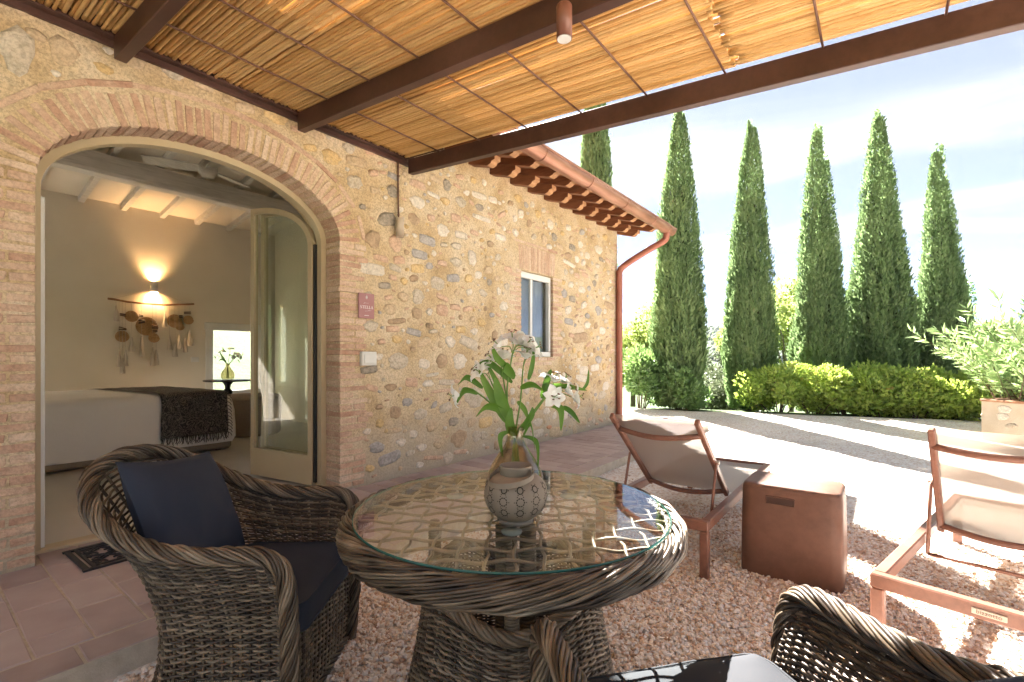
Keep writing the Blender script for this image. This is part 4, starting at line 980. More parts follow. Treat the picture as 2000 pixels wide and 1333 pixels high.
def cushion(name, label, loc, rz, w, d, h, mat):
    t = thing(name, label, 'cushion', loc, rz); n = 21; G = {}
    m = MB(); top, bot = [], []
    for i in range(n):
        r1, r2 = [], []
        for j in range(n):
            u, v = i/(n-1)*2-1, j/(n-1)*2-1
            su = np.sign(u)*(1-(1-abs(u))**1.4) ; sv = np.sign(v)*(1-(1-abs(v))**1.4)
            x, y = su*d/2, sv*w/2
            if abs(su) > .8 and abs(sv) > .8:
                q = math.hypot((abs(su)-.8)/.2, (abs(sv)-.8)/.2)
                if q > 1: x = np.sign(x)*(.8+(abs(su)-.8)/q)*d/2; y = np.sign(y)*(.8+(abs(sv)-.8)/q)*w/2
            e = 1-max(abs(su), abs(sv))**8
            zt = h*(.86+.14*e)+.008*e*math.cos(su*1.3)*math.cos(sv*1.3)+.004*noise.noise((u*3, v*3, h))
            r1.append((x, y, zt)); r2.append((x, y, .004))
        top.append(r1); bot.append(r2)
    m.sheet(np.array(top)[:, ::-1]); m.sheet(np.array(bot))
    top = np.array(top); ring = [top[i, 0] for i in range(n)]+[top[n-1, j] for j in range(1, n)]+[top[i, n-1] for i in range(n-2, -1, -1)]+[top[0, j] for j in range(n-2, 0, -1)]
    ring = np.array(ring); lo = ring.copy(); lo[:, 2] = .004; k = len(ring)
    mid = (ring+lo)/2; mid[:, :2] *= 1.012
    m.add(np.concatenate([lo, mid, ring]), [(a*k+i, a*k+(i+1) % k, (a+1)*k+(i+1) % k, (a+1)*k+i) for a in (0, 1) for i in range(k)])
    m.local('pad', mat, t, True)
    for q in (ring, lo+np.array([0, 0, .004])): MB().tube(q, .0045, 6, closed=True).local('piping', mat, t, True)
    return t
def at(P, a, x, y): return (P[0]+x*math.cos(a)-y*math.sin(a), P[1]+x*math.sin(a)+y*math.cos(a))
cushion('seat_cushion', 'navy box cushion on the seat of the armchair near the doorway', (*at(CHP1, CHA1, .125, 0), .363), CHA1, .56, .48, .12, M_navy)
cushion('seat_cushion', 'charcoal seat cushion striped by the shadow of the table lattice', (*at(CHP2, CHA2, .125, 0), .363), CHA2, .56, .48, .135, M_navy2)
def pillow(label, loc, rot, w, h, th):
    t = thing('back_pillow', label, 'pillow', loc); t.rotation_euler = rot
    n = 25; m = MB(); F_, B_ = [], []
    for i in range(n):
        a, b = [], []
        for j in range(n):
            u, v = i/(n-1)*2-1, j/(n-1)*2-1
            e = (max(0, 1-abs(u)**2.4)*max(0, 1-abs(v)**2.4))**.55
            k = 1-.07*(1-abs(v)**2)*abs(u)**3; k2 = 1-.07*(1-abs(u)**2)*abs(v)**3
            wr = .006*noise.noise((u*3, v*3, w*10))*e+.010*max(0, noise.noise((u*1.2+3, v*4, 2)))*e*(abs(v)**2)
            x, z = u*w/2*k, v*h/2*k2
            a.append((x, -th/2*e-wr, z)); b.append((x, th/2*e, z))
        F_.append(a); B_.append(b)
    m.sheet(np.array(F_)); m.sheet(np.array(B_)[:, ::-1]); m.local('cover', M_navy, t, True); return t
x, y = at(CHP1, CHA1, -.19, .0)
pillow('navy square pillow leaning on the back of the armchair near the doorway', (x, y, .685), (R(-24), R(7), CHA1+R(90)), .53, .50, .17)
x, y = at(CHP2, CHA2, -.26, -.03)
pillow('navy pillow in the armchair beside the terracotta cube side table', (x, y, .67), (R(-22), 0, CHA2+R(90)), .50, .46, .16)

# ------------------------------------------------------------------ round rattan table with glass top
TX, TY = 1.405, 1.085
TB = thing('rattan_table', 'round rattan table with a glass top over open lattice', 'table', (TX, TY, 0))
prof = catmull([(.545, .730), (.562, .742), (.588, .744), (.603, .730), (.607, .710), (.601, .686), (.586, .668), (.562, .660)], 40)
pn = np.gradient(prof, axis=0); pn = np.stack([pn[:, 1], -pn[:, 0]], 1); pn = -pn/np.linalg.norm(pn, axis=1)[:, None]
m = MB(); N_ = 96; span = R(64)
cdir = prof.mean(0)
for k in range(N_):
    a0 = 2*math.pi*k/N_; w = np.linspace(0, 1, 56); r_ = np.interp(w, np.linspace(0, 1, 40), prof[:, 0]); z_ = np.interp(w, np.linspace(0, 1, 40), prof[:, 1])
    nr, nz = r_-.570, z_-.703; q = np.hypot(nr, nz); off = .0024*np.sin(w*math.pi*9+k*2.1)+(.0024 if k % 2 else -.0014)
    r_ = r_+nr/q*off; z_ = z_+nz/q*off; a = a0-w*span
    m.tube(np.stack([TX+r_*np.cos(a), TY+r_*np.sin(a), z_], 1), .0050*random.uniform(.85, 1.12), 6)
tag(m.build('woven_rim', M_rat, TB, True), kind='stuff')
m = MB(); m.lathe([(.550, .725), (.575, .736), (.595, .722), (.598, .708), (.592, .688), (.578, .672), (.555, .668), (.55, .725)], 48, (TX, TY, 0), cap0=False, cap1=False); m.build('rim_core', M_core, TB, True)
m = MB(); rope(m, [(TX+.552*math.cos(a), TY+.552*math.sin(a), .735) for a in np.linspace(0, 2*math.pi, 200)], .006, 3, .005, .09); m.build('inner_braid', M_rat, TB, True)
# lattice
fwd = np.array([math.cos(YAW), math.sin(YAW)]); rgt = np.array([math.sin(YAW), -math.cos(YAW)])
M_lat = pmat('lattice_cane', [(.15, .11, .07), (.24, .185, .125), (.31, .25, .18)], .4, scale=14, wn=.3, island=1)
for i in range(-6, 7):
    for d in (0, 1):
        o_ = i*.083+(.01 if d else 0); L = math.sqrt(max(.0, .55**2-o_**2)); m = MB(); s = np.linspace(-L, L, 60)
        A, B = (fwd, rgt) if d else (rgt, fwd); w = .0045*np.sin(s*math.pi/.083+i*math.pi)
        zz_ = .722+.005*np.cos(s*math.pi/.083+i*math.pi)*(1 if d else -1)
        m.tube(np.stack([TX+A[0]*s+B[0]*(o_+w), TY+A[1]*s+B[1]*(o_+w), zz_], 1), .0052, 6); m.build('lattice_strand', M_lat, TB, True)
M_tglass = clear_glass('table_glass', (.93, .97, .955), 1.5, 0, 1.25)
M_edge = pmat('glass_edge', [(.02, .11, .10), (.04, .19, .165)], .1, scale=10, transl=.4, spec=.8)
a = np.linspace(0, 2*math.pi, 97)[:-1]
m = MB(); m.add([(TX+.560*math.cos(q), TY+.560*math.sin(q), .7575) for q in a], [tuple(range(96))]); GL = m.build('glass_top', M_tglass, TB)
m = MB(); m.add(np.concatenate([[(TX+r_*math.cos(q), TY+r_*math.sin(q), z_) for q in a] for r_, z_ in ((.558, .7502), (.5625, .7512), (.5625, .7562), (.560, .7577))]), [(j*96+i, j*96+(i+1) % 96, (j+1)*96+(i+1) % 96, (j+1)*96+i) for j in range(3) for i in range(96)]); m.build('glass_rim', M_edge, GL, True)
M_pad = pmat('clear_pad', [(.45, .5, .46), (.55, .6, .56)], .15, transl=.4)
for k in range(3):
    q = YAW+R(180+120*k); MB().lathe([(0, 0), (.032, 0), (.034, .006), (0, .008)], 20, (TX+.26*math.cos(q), TY+.26*math.sin(q), .7485)).build('glass_pad', M_pad, TB, True)
# base
ph0 = math.atan2(-TY, -TX)
def ztop(p): return .435+.075*math.sin(2*(p-ph0))**2
def brad(p, z): return (.305+.11*(1-z/.64)**1.5)*(1+.035*math.cos(4*(p-ph0)+math.pi))
pa = np.linspace(0, 2*math.pi, 52*4+1); NR = 58; S = []
for j in range(NR):
    v = j/(NR-1); S.append([(TX+brad(p, z)*math.cos(p), TY+brad(p, z)*math.sin(p), z) for p in pa for z in [.02+v*(ztop(p)-.02)]])
S = np.array(S); m = MB(); weave(m, S, grid_normals(S), NR); tag(m.build('woven_base', M_rat, TB, True), kind='stuff')
m = MB(); rope(m, [(TX+brad(p, ztop(p))*math.cos(p), TY+brad(p, ztop(p))*math.sin(p), ztop(p)+.006) for p in np.linspace(0, 2*math.pi, 260)], .016, 7, .0075, .2); tag(m.build('base_braid', M_rat, TB, True), kind='stuff')
for k in range(4):
    p = ph0+k*math.pi/2; x, y = TX+.285*math.cos(p), TY+.285*math.sin(p); m = MB(); m.tube([(x, y, .02), (x, y, .70)], .018, 10)
    m.tube([(x+.0195*math.cos(q), y+.0195*math.sin(q), .4+q/6.283*.0105) for q in np.linspace(0, 6.283*27, 27*12)], .0056, 5); m.build('post', M_rat, TB, True)
for k in range(2):
    x, y = TX+(.06 if k else -.03)*rgt[0]+.02*fwd[0], TY+(.06 if k else -.03)*rgt[1]+.02*fwd[1]; m = MB(); m.tube([(x, y, .1), (x, y, .72)], .024, 10)
    m.tube([(x+.027*math.cos(q), y+.027*math.sin(q), .2+q/6.283*.013) for q in np.linspace(0, 6.283*38, 38*12)], .0065, 5); m.build('centre_post', M_rat, TB, True)

# ------------------------------------------------------------------ lantern on the table
t = thing('lantern', 'round pierced cream metal lantern with strap handle in front of the glass vase', 'lantern', (1.268, .962, .759))
M_lan = pmat('cream_metal', [(.19, .155, .12), (.26, .215, .17)], .6, scale=12, bump=.2, bscale=120, bdist=.001)
M_hole = pmat('lantern_dark', [(.02, .016, .012), (.03, .024, .018)], .9)
bp_ = catmull([(.05, .014), (.062, .018), (.09, .045), (.104, .085), (.098, .125), (.075, .15), (.05, .158)], 26)
m = MB(); m.lathe([(r_, z) for r_, z in bp_], 48, cap1=False); V = m.v[0]; an = np.arctan2(V[:, 1], V[:, 0]); V[:, :2] *= (1+.006*np.abs(np.sin(an*6)))[:, None]; m.local('body', M_lan, t, True)
MB().lathe([(.048, 0), (.056, 0), (.058, .012), (.052, .018), (.046, .016)], 36, cap0=False, cap1=False).local('foot', M_lan, t, True)
MB().lathe([(.046, .152), (.053, .154), (.053, .182), (.055, .186), (.051, .187), (.049, .158)], 36, cap0=False, cap1=False).local('collar', M_lan, t, True)
m = MB()
for c in range(12):
    for z0, R_ in ((.056, .017), (.092, .020), (.127, .015)):
        p0 = (c+.5)/12*6.283
        def pt(u, v):                            # point on the body near (p0, z0): u metres round, v metres up
            z = z0+v; r_ = np.interp(z, bp_[:, 1], bp_[:, 0])*1.005+.0012; q = p0+u/r_; return (r_*math.cos(q), r_*math.sin(q), z)
        for rr, nn, w, l in ((R_*.62, 10, .0018, .0028), (R_*.95, 6, .0015, .0015)):
            for k in range(nn):
                a_ = 6.283*k/nn; cu, sv = rr*math.cos(a_), rr*math.sin(a_); tu, tv = -math.sin(a_), math.cos(a_); ru, rv = math.cos(a_), math.sin(a_)
                m.add([pt(cu+s1*l*tu+s2*w*ru, sv+s1*l*tv+s2*w*rv) for s1, s2 in ((-1, -1), (1, -1), (1, 1), (-1, 1))], [(0, 1, 2, 3)])
tag(m.local('pierced_pattern', M_hole, t), kind='stuff')
ca = math.atan2(-.962, -1.268); G = []
for i in range(31):
    a_ = ca+R(-120)+R(190)*i/30*1.0; el = math.sin(math.pi*i/30); G.append([(r_*math.cos(a_), r_*math.sin(a_), .170-.036*el*(1.3-i/30)+dz) for r_, dz in ((.056+.052*el, -.0085), (.057+.052*el, .0085))])
o = MB().sheet(G).local('handle', M_lan, t); s = o.modifiers.new('s', 'SOLIDIFY'); s.thickness = .002
m = MB()
for i in (1, 29): p = np.mean(G[i], 0); m.lathe([(0, 0), (.005, 0), (.004, .004), (0, .005)], 10, p)
m.local('rivet', M_lan, t)

# ------------------------------------------------------------------ glass vase with white flowers
VX, VY = 1.425, 1.085
M_vase = clear_glass('smoky_vase_glass', (.84, .80, .69), 1.5, 0, 1.4)
def vase(label, loc, s, mat):
    t = thing('glass_vase', label, 'vase', loc)
    pr = catmull([(.045, 0), (.085, .005), (.104, .04), (.108, .08), (.095, .13), (.062, .185), (.037, .225), (.032, .255), (.036, .282), (.040, .288)], 40)*s
    pi = pr.copy(); pi[:, 0] -= .0035*s; pi[:, 1] += .002
    MB().lathe([(r_, z) for r_, z in pr], 44, cap1=False).local('body', mat, t, True); MB().lathe([(0, .012*s)]+[(r_, z) for r_, z in pi[6:]], 44, cap1=False).local('inner_wall', mat, t, True)
    return t
vase('smoky round glass vase behind the lantern on the rattan table', (VX, VY, .7595), 1.0, M_vase)
vase('small clear glass vase on the black pedestal table', (3.53, 8.88, .934), .95, M_vase)
M_stem = pmat('flower_stem', [(.10, .20, .035), (.17, .30, .06)], .5, scale=30, transl=.15)
M_leafg = pmat('alstroemeria_leaf', [(.06, .15, .015), (.12, .25, .03), (.20, .34, .06)], .4, scale=12, wn=.6, objr=.8, transl=.4)
M_petal = pmat('white_petal', [(.68, .70, .62), (.80, .80, .78), (.82, .82, .80)], .5, scale=30, transl=.35)
M_anther = pmat('brown_anther', [(.10, .04, .03), (.16, .07, .04)], .7)
def bouquet(label, base, tips, leaves, s=1.0, fl=1.0):
    t = thing('flower_bouquet', label, 'flowers', base); b = np.array([0, 0, 0.])
    def petal(m, d, up, side, L, w, curl):
        G = []
        for i in range(6):
            u = i/5; c = d*math.cos(curl*u)+up*math.sin(curl*u)*-1; p = d*L*u*(1-.15*u)+up*(L*.55*math.sin(u*1.7)-curl*.35*L*u*u); ww = w*math.sin(min(1, u*.9+.12)*math.pi)**.8
            G.append([p-side*ww+up*.004, p, p+side*ww+up*.004])
        m.sheet(np.array(G))
    def flower(P, axis, s):
        axis = axis/np.linalg.norm(axis); q = np.cross(axis, [.3, .2, .9]); q /= np.linalg.norm(q); q2 = np.cross(axis, q); m = MB()
        for k in range(6):
            a = k*math.pi/3+random.uniform(-.15, .15); d = q*math.cos(a)+q2*math.sin(a); side = -q*math.sin(a)+q2*math.cos(a)
            petal(m, d, axis, side, .047*s*(1 if k % 2 else .95), .0135*s*(1.15 if k % 2 else .85), random.uniform(.5, .9))
        for v in m.v: v += P
        o = m.local('blossom', M_petal, t, True); m = MB()
        for k in range(5):
            a = random.uniform(0, 6.28); e = P+axis*.034*s+(q*math.cos(a)+q2*math.sin(a))*.012*s; m.tube([P+axis*.005, P+axis*.02*s+(e-P)*.2, e], .0007*s, 4); m.tube([e-q*.003*s, e+q*.003*s], .0018*s, 5, mi=1)
        m.local('stamen', [M_stem, M_anther], o)
    for tip, mid, heads in tips:
        tip, mid = np.array(tip)*s, np.array(mid)*s; P = catmull([(tip[0]*-.12, tip[1]*-.12, .03*s), (0, 0, .24*s), mid, tip], 24); m = MB(); m.tube(P, np.linspace(.0042, .003, 24)*s, 6)
        d0 = P[-1]-P[-2]; d0 /= np.linalg.norm(d0)
        for h in heads:
            h = np.array(h)*s; e = tip+h*.9; m.tube(catmull([tip, tip+d0*.02*s+h*.3, e], 8), .0018*s, 5)
        m.local('stem', M_stem, t, True)
        for h in heads:
            h = np.array(h)*s; flower(tip+h*.92, h+np.array([0, 0, .01])+rng.normal(0, .008, 3), fl*random.uniform(.95, 1.2))
    for p0, p1, p2, w in leaves:
        p0, p1, p2 = [np.array(p)*s for p in (p0, p1, p2)]; G = []; 
        P = catmull([p0, p1, p2], 12); T = np.gradient(P, axis=0)
        sd = np.cross(T[5], [fwd[0], fwd[1], .25]); sd /= np.linalg.norm(sd)+1e-9
        for i in range(12):
            u = i/11; ww = w*s*math.sin(math.pi*min(1, .08+.92*u**.8))**.75; k = np.cross(T[i], sd); k /= np.linalg.norm(k)+1e-9
            G.append([P[i]-sd*ww+k*ww*.35, P[i], P[i]+sd*ww+k*ww*.35])
        MB().sheet(np.array(G)).local('leaf', M_leafg, t, True)
def cam3(r_, f_, z): return (rgt[0]*r_+fwd[0]*f_, rgt[1]*r_+fwd[1]*f_, z)
c3 = cam3
tips = [(c3(-.01, .0, .555), c3(-.03, 0, .40), [c3(.0, -.03, .05), c3(.045, -.02, .035), c3(-.045, -.02, .03), c3(.03, .03, .04), c3(.075, -.005, .02)]),
        (c3(.03, .02, .50), c3(.02, .0, .38), [c3(.01, -.02, .04), c3(.03, .03, .05)]),
        (c3(.115, .0, .40), c3(.06, 0, .33), [c3(.03, -.02, .055), c3(.02, -.045, .0), c3(.075, -.03, .02), c3(.105, .0, -.005)]),
        (c3(.13, .03, .41), c3(.07, .02, .33), [c3(.05, .0, .04), c3(.0, .03, .04)]),
        (c3(-.09, .0, .455), c3(-.05, 0, .36), [c3(-.035, -.02, .03), c3(-.005, .02, .04)]),
        (c3(-.16, .0, .425), c3(-.08, 0, .36), [c3(-.05, -.01, -.02)]),
        (c3(-.05, .03, .50), c3(-.03, .02, .38), [c3(-.03, 0, .03), c3(.0, .03, .04)])]
lv = [(c3(-.03, 0, .30), c3(-.09, -.01, .41), c3(-.135, -.02, .50), .017), (c3(-.02, -.01, .31), c3(-.055, -.02, .40), c3(-.075, -.02, .47), .021), (c3(-.02, 0, .33), c3(-.10, -.03, .365), c3(-.145, -.03, .325), .014),
      (c3(-.01, 0, .45), c3(-.10, 0, .525), c3(-.165, 0, .50), .013), (c3(-.02, -.01, .50), c3(-.065, -.02, .54), c3(-.085, -.01, .585), .013), (c3(.0, -.02, .47), c3(-.04, -.03, .51), c3(-.055, -.03, .46), .02),
      (c3(.02, 0, .43), c3(.065, -.03, .445), c3(.105, -.03, .42), .012), (c3(.05, 0, .46), c3(.065, 0, .52), c3(.07, 0, .58), .009), (c3(.10, 0, .39), c3(.12, 0, .46), c3(.135, 0, .50), .013),
      (c3(.14, 0, .36), c3(.17, -.02, .35), c3(.17, -.02, .27), .014), (c3(.18, 0, .36), c3(.21, -.02, .34), c3(.24, -.02, .30), .010), (c3(.13, 0, .44), c3(.20, 0, .435), c3(.27, 0, .42), .010), (c3(.25, .0, .42), c3(.27, 0, .45), c3(.275, 0, .50), .006),
      (c3(.03, 0, .25), c3(.06, -.02, .30), c3(.075, -.02, .19), .012), (c3(.03, 0, .25), c3(.08, -.02, .23), c3(.085, -.02, .13), .009), (c3(-.02, -.01, .27), c3(-.055, -.02, .25), c3(-.045, -.02, .17), .011), (c3(0, -.01, .25), c3(-.02, -.02, .30), c3(-.015, -.02, .36), .018),
      (c3(.02, -.01, .27), c3(.06, -.02, .33), c3(.065, -.02, .36), .012), (c3(-.12, 0, .43), c3(-.18, 0, .47), c3(-.215, 0, .44), .012), (c3(-.14, 0, .41), c3(-.19, 0, .42), c3(-.225, 0, .36), .012), (c3(.01, 0, .38), c3(.035, 0, .35), c3(.05, 0, .31), .010), (c3(-.03, .01, .34), c3(-.06, .01, .43), c3(-.11, .01, .53), .012)]
bouquet('white alstroemeria bouquet in the smoky vase on the rattan table', (VX, VY, .7595), tips, lv, 1.0, 1.12)
lv2 = [l for l in lv[:13:2]]
bouquet('small white bouquet in the clear vase by the bedroom window', (3.53, 8.88, .934), tips[1:6], lv2, .95, .95)
# ------------------------------------------------------------------ sun loungers (head end at local x=0, feet toward +x, left rail at y=0, width toward +y)
M_alu = pmat('terracotta_aluminium', [(.20, .088, .057), (.26, .118, .08)], .4, scale=5, detail=8, spec=.5, rvar=.1, speck=(40, .12))
def mesh_cloth(name, col, tr, tl):
    m, nt, N, out = nodes(name); L = nt.links.new
    d = N('ShaderNodeBsdfDiffuse'); d.inputs[0].default_value = (*col, 1); t = N('ShaderNodeBsdfTranslucent'); t.inputs[0].default_value = (*[min(1, c*1.15) for c in col], 1); p = N('ShaderNodeBsdfTransparent')
    a = N('ShaderNodeMixShader'); a.inputs[0].default_value = tl; b = N('ShaderNodeMixShader'); b.inputs[0].default_value = tr
    g = N('ShaderNodeBsdfGlossy'); g.inputs['Roughness'].default_value = .38; lw = N('ShaderNodeLayerWeight'); lw.inputs[0].default_value = .28; k = N('ShaderNodeMath', operation='MULTIPLY'); k.inputs[1].default_value = .8; L(lw.outputs['Fresnel'], k.inputs[0])
    c = N('ShaderNodeMixShader'); L(k.outputs[0], c.inputs[0])
    L(d.outputs[0], a.inputs[1]); L(t.outputs[0], a.inputs[2]); L(a.outputs[0], c.inputs[1]); L(g.outputs[0], c.inputs[2]); L(c.outputs[0], b.inputs[1]); L(p.outputs[0], b.inputs[2]); L(b.outputs[0], out.inputs[0]); return m
M_sling = mesh_cloth('taupe_sling_mesh', (.37, .30, .235), .16, .30)
M_plate = pmat('cream_name_plate', [(.55, .45, .36), (.6, .5, .41)], .4)
M_mark = pmat('engraved_mark', [(.16, .08, .05), (.2, .1, .07)], .6)
def lounger(label, loc, rz, ang, back, piv, wd=.66, ln=1.98, h=.335):
    t = thing('sun_lounger', label, 'sun lounger', loc, rz, 'sun loungers on the gravel'); w = .05
    def bar(name, a, b, sx, sz, bev=.006):
        a, b = Vector(a), Vector(b); d = b-a; q = d.to_track_quat('X', 'Z').to_matrix(); m = MB(); m.box(tuple((a+b)/2), (d.length, sx, sz), bev=bev, rot=q); return m.local(name, M_alu, t)
    zt = h-.03
    for y in (w/2, wd-w/2): bar('side_rail', (w+.001, y, zt), (ln-w-.001, y, zt), w, .06)
    for x, nm in ((w/2, 'head_rail'), (ln-w/2, 'foot_rail')): bar(nm, (x, .0, zt), (x, wd, zt), w, .062)
    for x in (w/2, ln-w/2):
        for y in (w/2, wd-w/2):
            o = bar('leg', (x, y, 0), (x, y, h-.062), w, .045)
            MB().lathe([(0, -.004), (.022, 0), (.022, .016), (0, .018)], 14, (x, y, 0)).local('glide', M_plate, o)
    # seat sling
    G = [[(x, y, h-.010-.008*math.sin((y-w)/(wd-2*w)*math.pi)) for y in np.linspace(w*.6, wd-w*.6, 9)] for x in np.linspace(piv+.02, ln-w*.7, 14)]
    MB().sheet(np.array(G)[:, ::-1]).local('seat_sling', M_sling, t, True)
    # raised back
    ca, sa = math.cos(ang), math.sin(ang)
    def bp(s, y, o=0): return (piv-ca*s+sa*o*-1, y, h-.02+sa*s-ca*o)
    yb = (w+.035, wd-w-.035)
    for y in yb: bar('back_stile', bp(0, y), bp(back, y), .03, .045)
    for s, sg in ((back*.84, .045), (back*.06, .05)):
        n = 12; P = [bp(s, y, .006+sg*math.sin((y-yb[0])/(yb[1]-yb[0])*math.pi)) for y in np.linspace(*yb, n)]
        m = MB(); m.tube(P, .018, 8); m.local('back_bar', M_alu, t, True)
    G = [[bp(s, y, -.012+.014*math.sin((y-yb[0])/(yb[1]-yb[0])*math.pi)*math.sin(.25+s/back*2.6)) for y in np.linspace(*yb, 11)] for s in np.linspace(.0, back*1.0, 14)]
    MB().sheet(G).local('back_sling', M_sling, t, True)
    for y in (yb[0]-.022, yb[1]+.022):
        a, b = bp(back*.48, y), (max(piv-ca*back*.62-.06, .16), y, h-.10)
        m = MB(); m.tube([a, (a[0]-.02, y, a[2]-.004), b], .0095, 7); st = m.local('support_strut', M_alu, t, True)
        MB().tube([(a[0], y-.014, a[2]), (a[0], y+.014, a[2])], .014, 10).local('pivot', M_plate, st)
    x = b[0]; MB().tube([(x, yb[0]-.022, h-.10), (x, yb[1]+.022, h-.10)], .0095, 7).local('support_bar', M_alu, t, True)
    return t
L1 = lounger('sun lounger behind the cube side table, its back raised beside the house pavement', (2.90, .80, .008), R(0), R(40), .92, .78, wd=.73)
L2 = lounger('sun lounger with a name plate on its head rail, beside the stone planter', (2.52, -.60, .008), R(-13), R(66), .66, 1.02)
o = MB().box((-.003, .28, .305), (.006, .10, .024), bev=.002).local('name_plate', M_plate, L2)
me = text_mesh('bizzotto', .021, M_mark, 'plate_lettering'); q = obj('plate_lettering', me, o, (-.0066, .28, .305), (R(90), 0, R(-90)))

# ------------------------------------------------------------------ cube side table
t = thing('side_table', 'rust-brown moulded cube side table with a slot handle, between the two loungers', 'side table', (3.36, .425, .004), R(0))
M_cube = pmat('rust_brown_resin', [(.145, .068, .043), (.185, .09, .06)], .5, scale=3, detail=9, rvar=.1, speck=(14, .12), bump=.06, bscale=60, bdist=.002, spec=.4)
hx2, hy2, hz2 = .195, .262, .545
m = MB(); G = []; n = 48
def rr(a, sx, sy, r_):
    c, s = math.cos(a), math.sin(a); p = 14; q = (abs(c)**p+abs(s)**p)**(-1/p); return sx*c*q, sy*s*q
lev = [(0, .985), (.01, 1.0), (.25, .995), (.5, .975), (.525, .965), (.538, .945), (.545, .90), (.5455, .5), (.5455, 0.001)]
for z, k in lev: G.append([(*rr(2*math.pi*i/n, hx2*k if k > .5 else hx2*k, hy2*k, 0), z) for i in range(n+1)])
o = MB().sheet(np.array(G)).local('body', M_cube, t, True)
sf = MB(); ysl, zsl = .045, .46
for dz, hh in ((.021, .004), (-.021, .004)): sf.box((-hx2*.983, ysl, zsl+dz), (.012, .15, hh), bev=.0015)
for dy in (-.073, .073): sf.box((-hx2*.983, ysl+dy, zsl), (.012, .004, .038), bev=.0015)
sf.local('handle_lip', M_cube, t)
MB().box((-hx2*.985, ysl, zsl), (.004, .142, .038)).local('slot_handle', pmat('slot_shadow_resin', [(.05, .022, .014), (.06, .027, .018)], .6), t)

# ------------------------------------------------------------------ foliage helpers
def leaves(P, D, L, Wd, fold=.25, up=None):
    # P base points, D unit directions, L lengths, Wd half widths -> verts, faces(3)
    n = len(P); rnd = rng.normal(size=(n, 3)) if up is None else up+rng.normal(0, .35, (n, 3)); S = np.cross(D, rnd); S /= np.linalg.norm(S, axis=1)[:, None]+1e-9; N_ = np.cross(D, S)
    L = np.broadcast_to(L, n)[:, None]; Wd = np.broadcast_to(Wd, n)[:, None]
    mid = P+D*L*.45-N_*Wd*fold
    V = np.stack([P, mid+S*Wd, P+D*L, mid-S*Wd], 1).reshape(-1, 3)
    b = (np.arange(n)*4)[:, None]
    F_ = np.concatenate([b+np.array([[0, 1, 2]]), b+np.array([[0, 2, 3]])], 1).reshape(-1, 3)
    return V, F_
def unit(a): return a/(np.linalg.norm(a, axis=1)[:, None]+1e-9)
def rdir(n): return unit(rng.normal(size=(n, 3)))
M_cyp = pmat('cypress_foliage', [(.065, .11, .048), (.14, .205, .09), (.20, .28, .125), (.29, .37, .17), (.34, .22, .12)], .75, scale=1.6, detail=6, wn=.9, island=1, pos=[.08, .4, .62, .92, .99], transl=.38, tcol=(.28, .40, .17), spec=.2)
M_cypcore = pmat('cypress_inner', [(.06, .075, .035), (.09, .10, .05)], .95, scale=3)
M_bark = pmat('grey_bark', [(.10, .08, .06), (.17, .14, .11)], .95, scale=8, bump=.8, bscale=20, bdist=.02)
def cyp_r(z, H, Rm, k):                            # radius at relative height
    u = z/H; base = min(1, (u+.12)/.34)**.5; return Rm*1.06*base*max(0, (1-u))**.60
def make_cypress_mesh(k, H, Rm, n, split):
    z = H*(1-np.sqrt(rng.uniform(0, 1, n)))*.98+.04; z = np.where(rng.random(n) < .35, rng.uniform(.05, H*.97, n), z)
    th = rng.uniform(0, 2*math.pi, n); u = z/H
    lump = np.array([noise.noise((math.cos(a)*1.7+k*9, math.sin(a)*1.7, q*.55)) for a, q in zip(th, z)])
    lump2 = np.array([noise.noise((math.cos(a)*6+k*9, math.sin(a)*6, q*1.0)) for a, q in zip(th, z)])
    lump3 = np.array([noise.noise((math.cos(a)*13+k*9, math.sin(a)*13, q*2.6)) for a, q in zip(th, z)])
    r = np.array([cyp_r(q, H, Rm, k) for q in z])*(1+.12*lump+.20*lump2+.16*lump3)*(1-.30*rng.random(n)**2.2)
    stray = rng.random(n) < .02; r = np.where(stray, r*1.08+.10*rng.random(n), r)
    tip = rng.random(n) < .006; z = np.where(tip, H*rng.uniform(.93, 1.0, n), z); r = np.where(tip, .09*rng.random(n)*(1.02-z/H)/.08, r)
    sd = np.where(rng.random(n) < .62, 1, -1); t = np.clip((u-.30)/.45, 0, 1); t = t*t*(3-2*t)
    ox = np.zeros(n); oy = np.zeros(n)
    if split:                                        # a second leader that leaves the main stem part-way up
        a0 = split; ox = sd*t*.30*Rm*math.cos(a0)*(1-.4*u); oy = sd*t*.30*Rm*math.sin(a0)*(1-.4*u); r = r*(1-.28*t); z = np.where(sd < 0, z*(1-.10*t), z)
    ox += .10*Rm*np.sin(u*2.2+k)*u; oy += .10*Rm*np.cos(u*1.7+k*2)*u
    P = np.stack([r*np.cos(th)+ox, r*np.sin(th)+oy, z], 1)
    out = np.stack([np.cos(th), np.sin(th), np.zeros(n)], 1)
    D = unit(out*rng.uniform(.15, .75, n)[:, None]+np.array([0, 0, 1.])+rng.normal(0, .28, (n, 3)))
    L = rng.uniform(.07, .16, n)*np.clip(.7+.4*(1-z/H), .7, 1.1)
    V, F_ = leaves(P, D, L, L*rng.uniform(.18, .27, n), .3, out)
    return np_mesh('crown', V, F_, M_cyp)
CYP = [make_cypress_mesh(k, 7.6, .82, 40000, (0, 0, 0, 2.2, 2.6, 2.4)[k]) for k in range(6)]
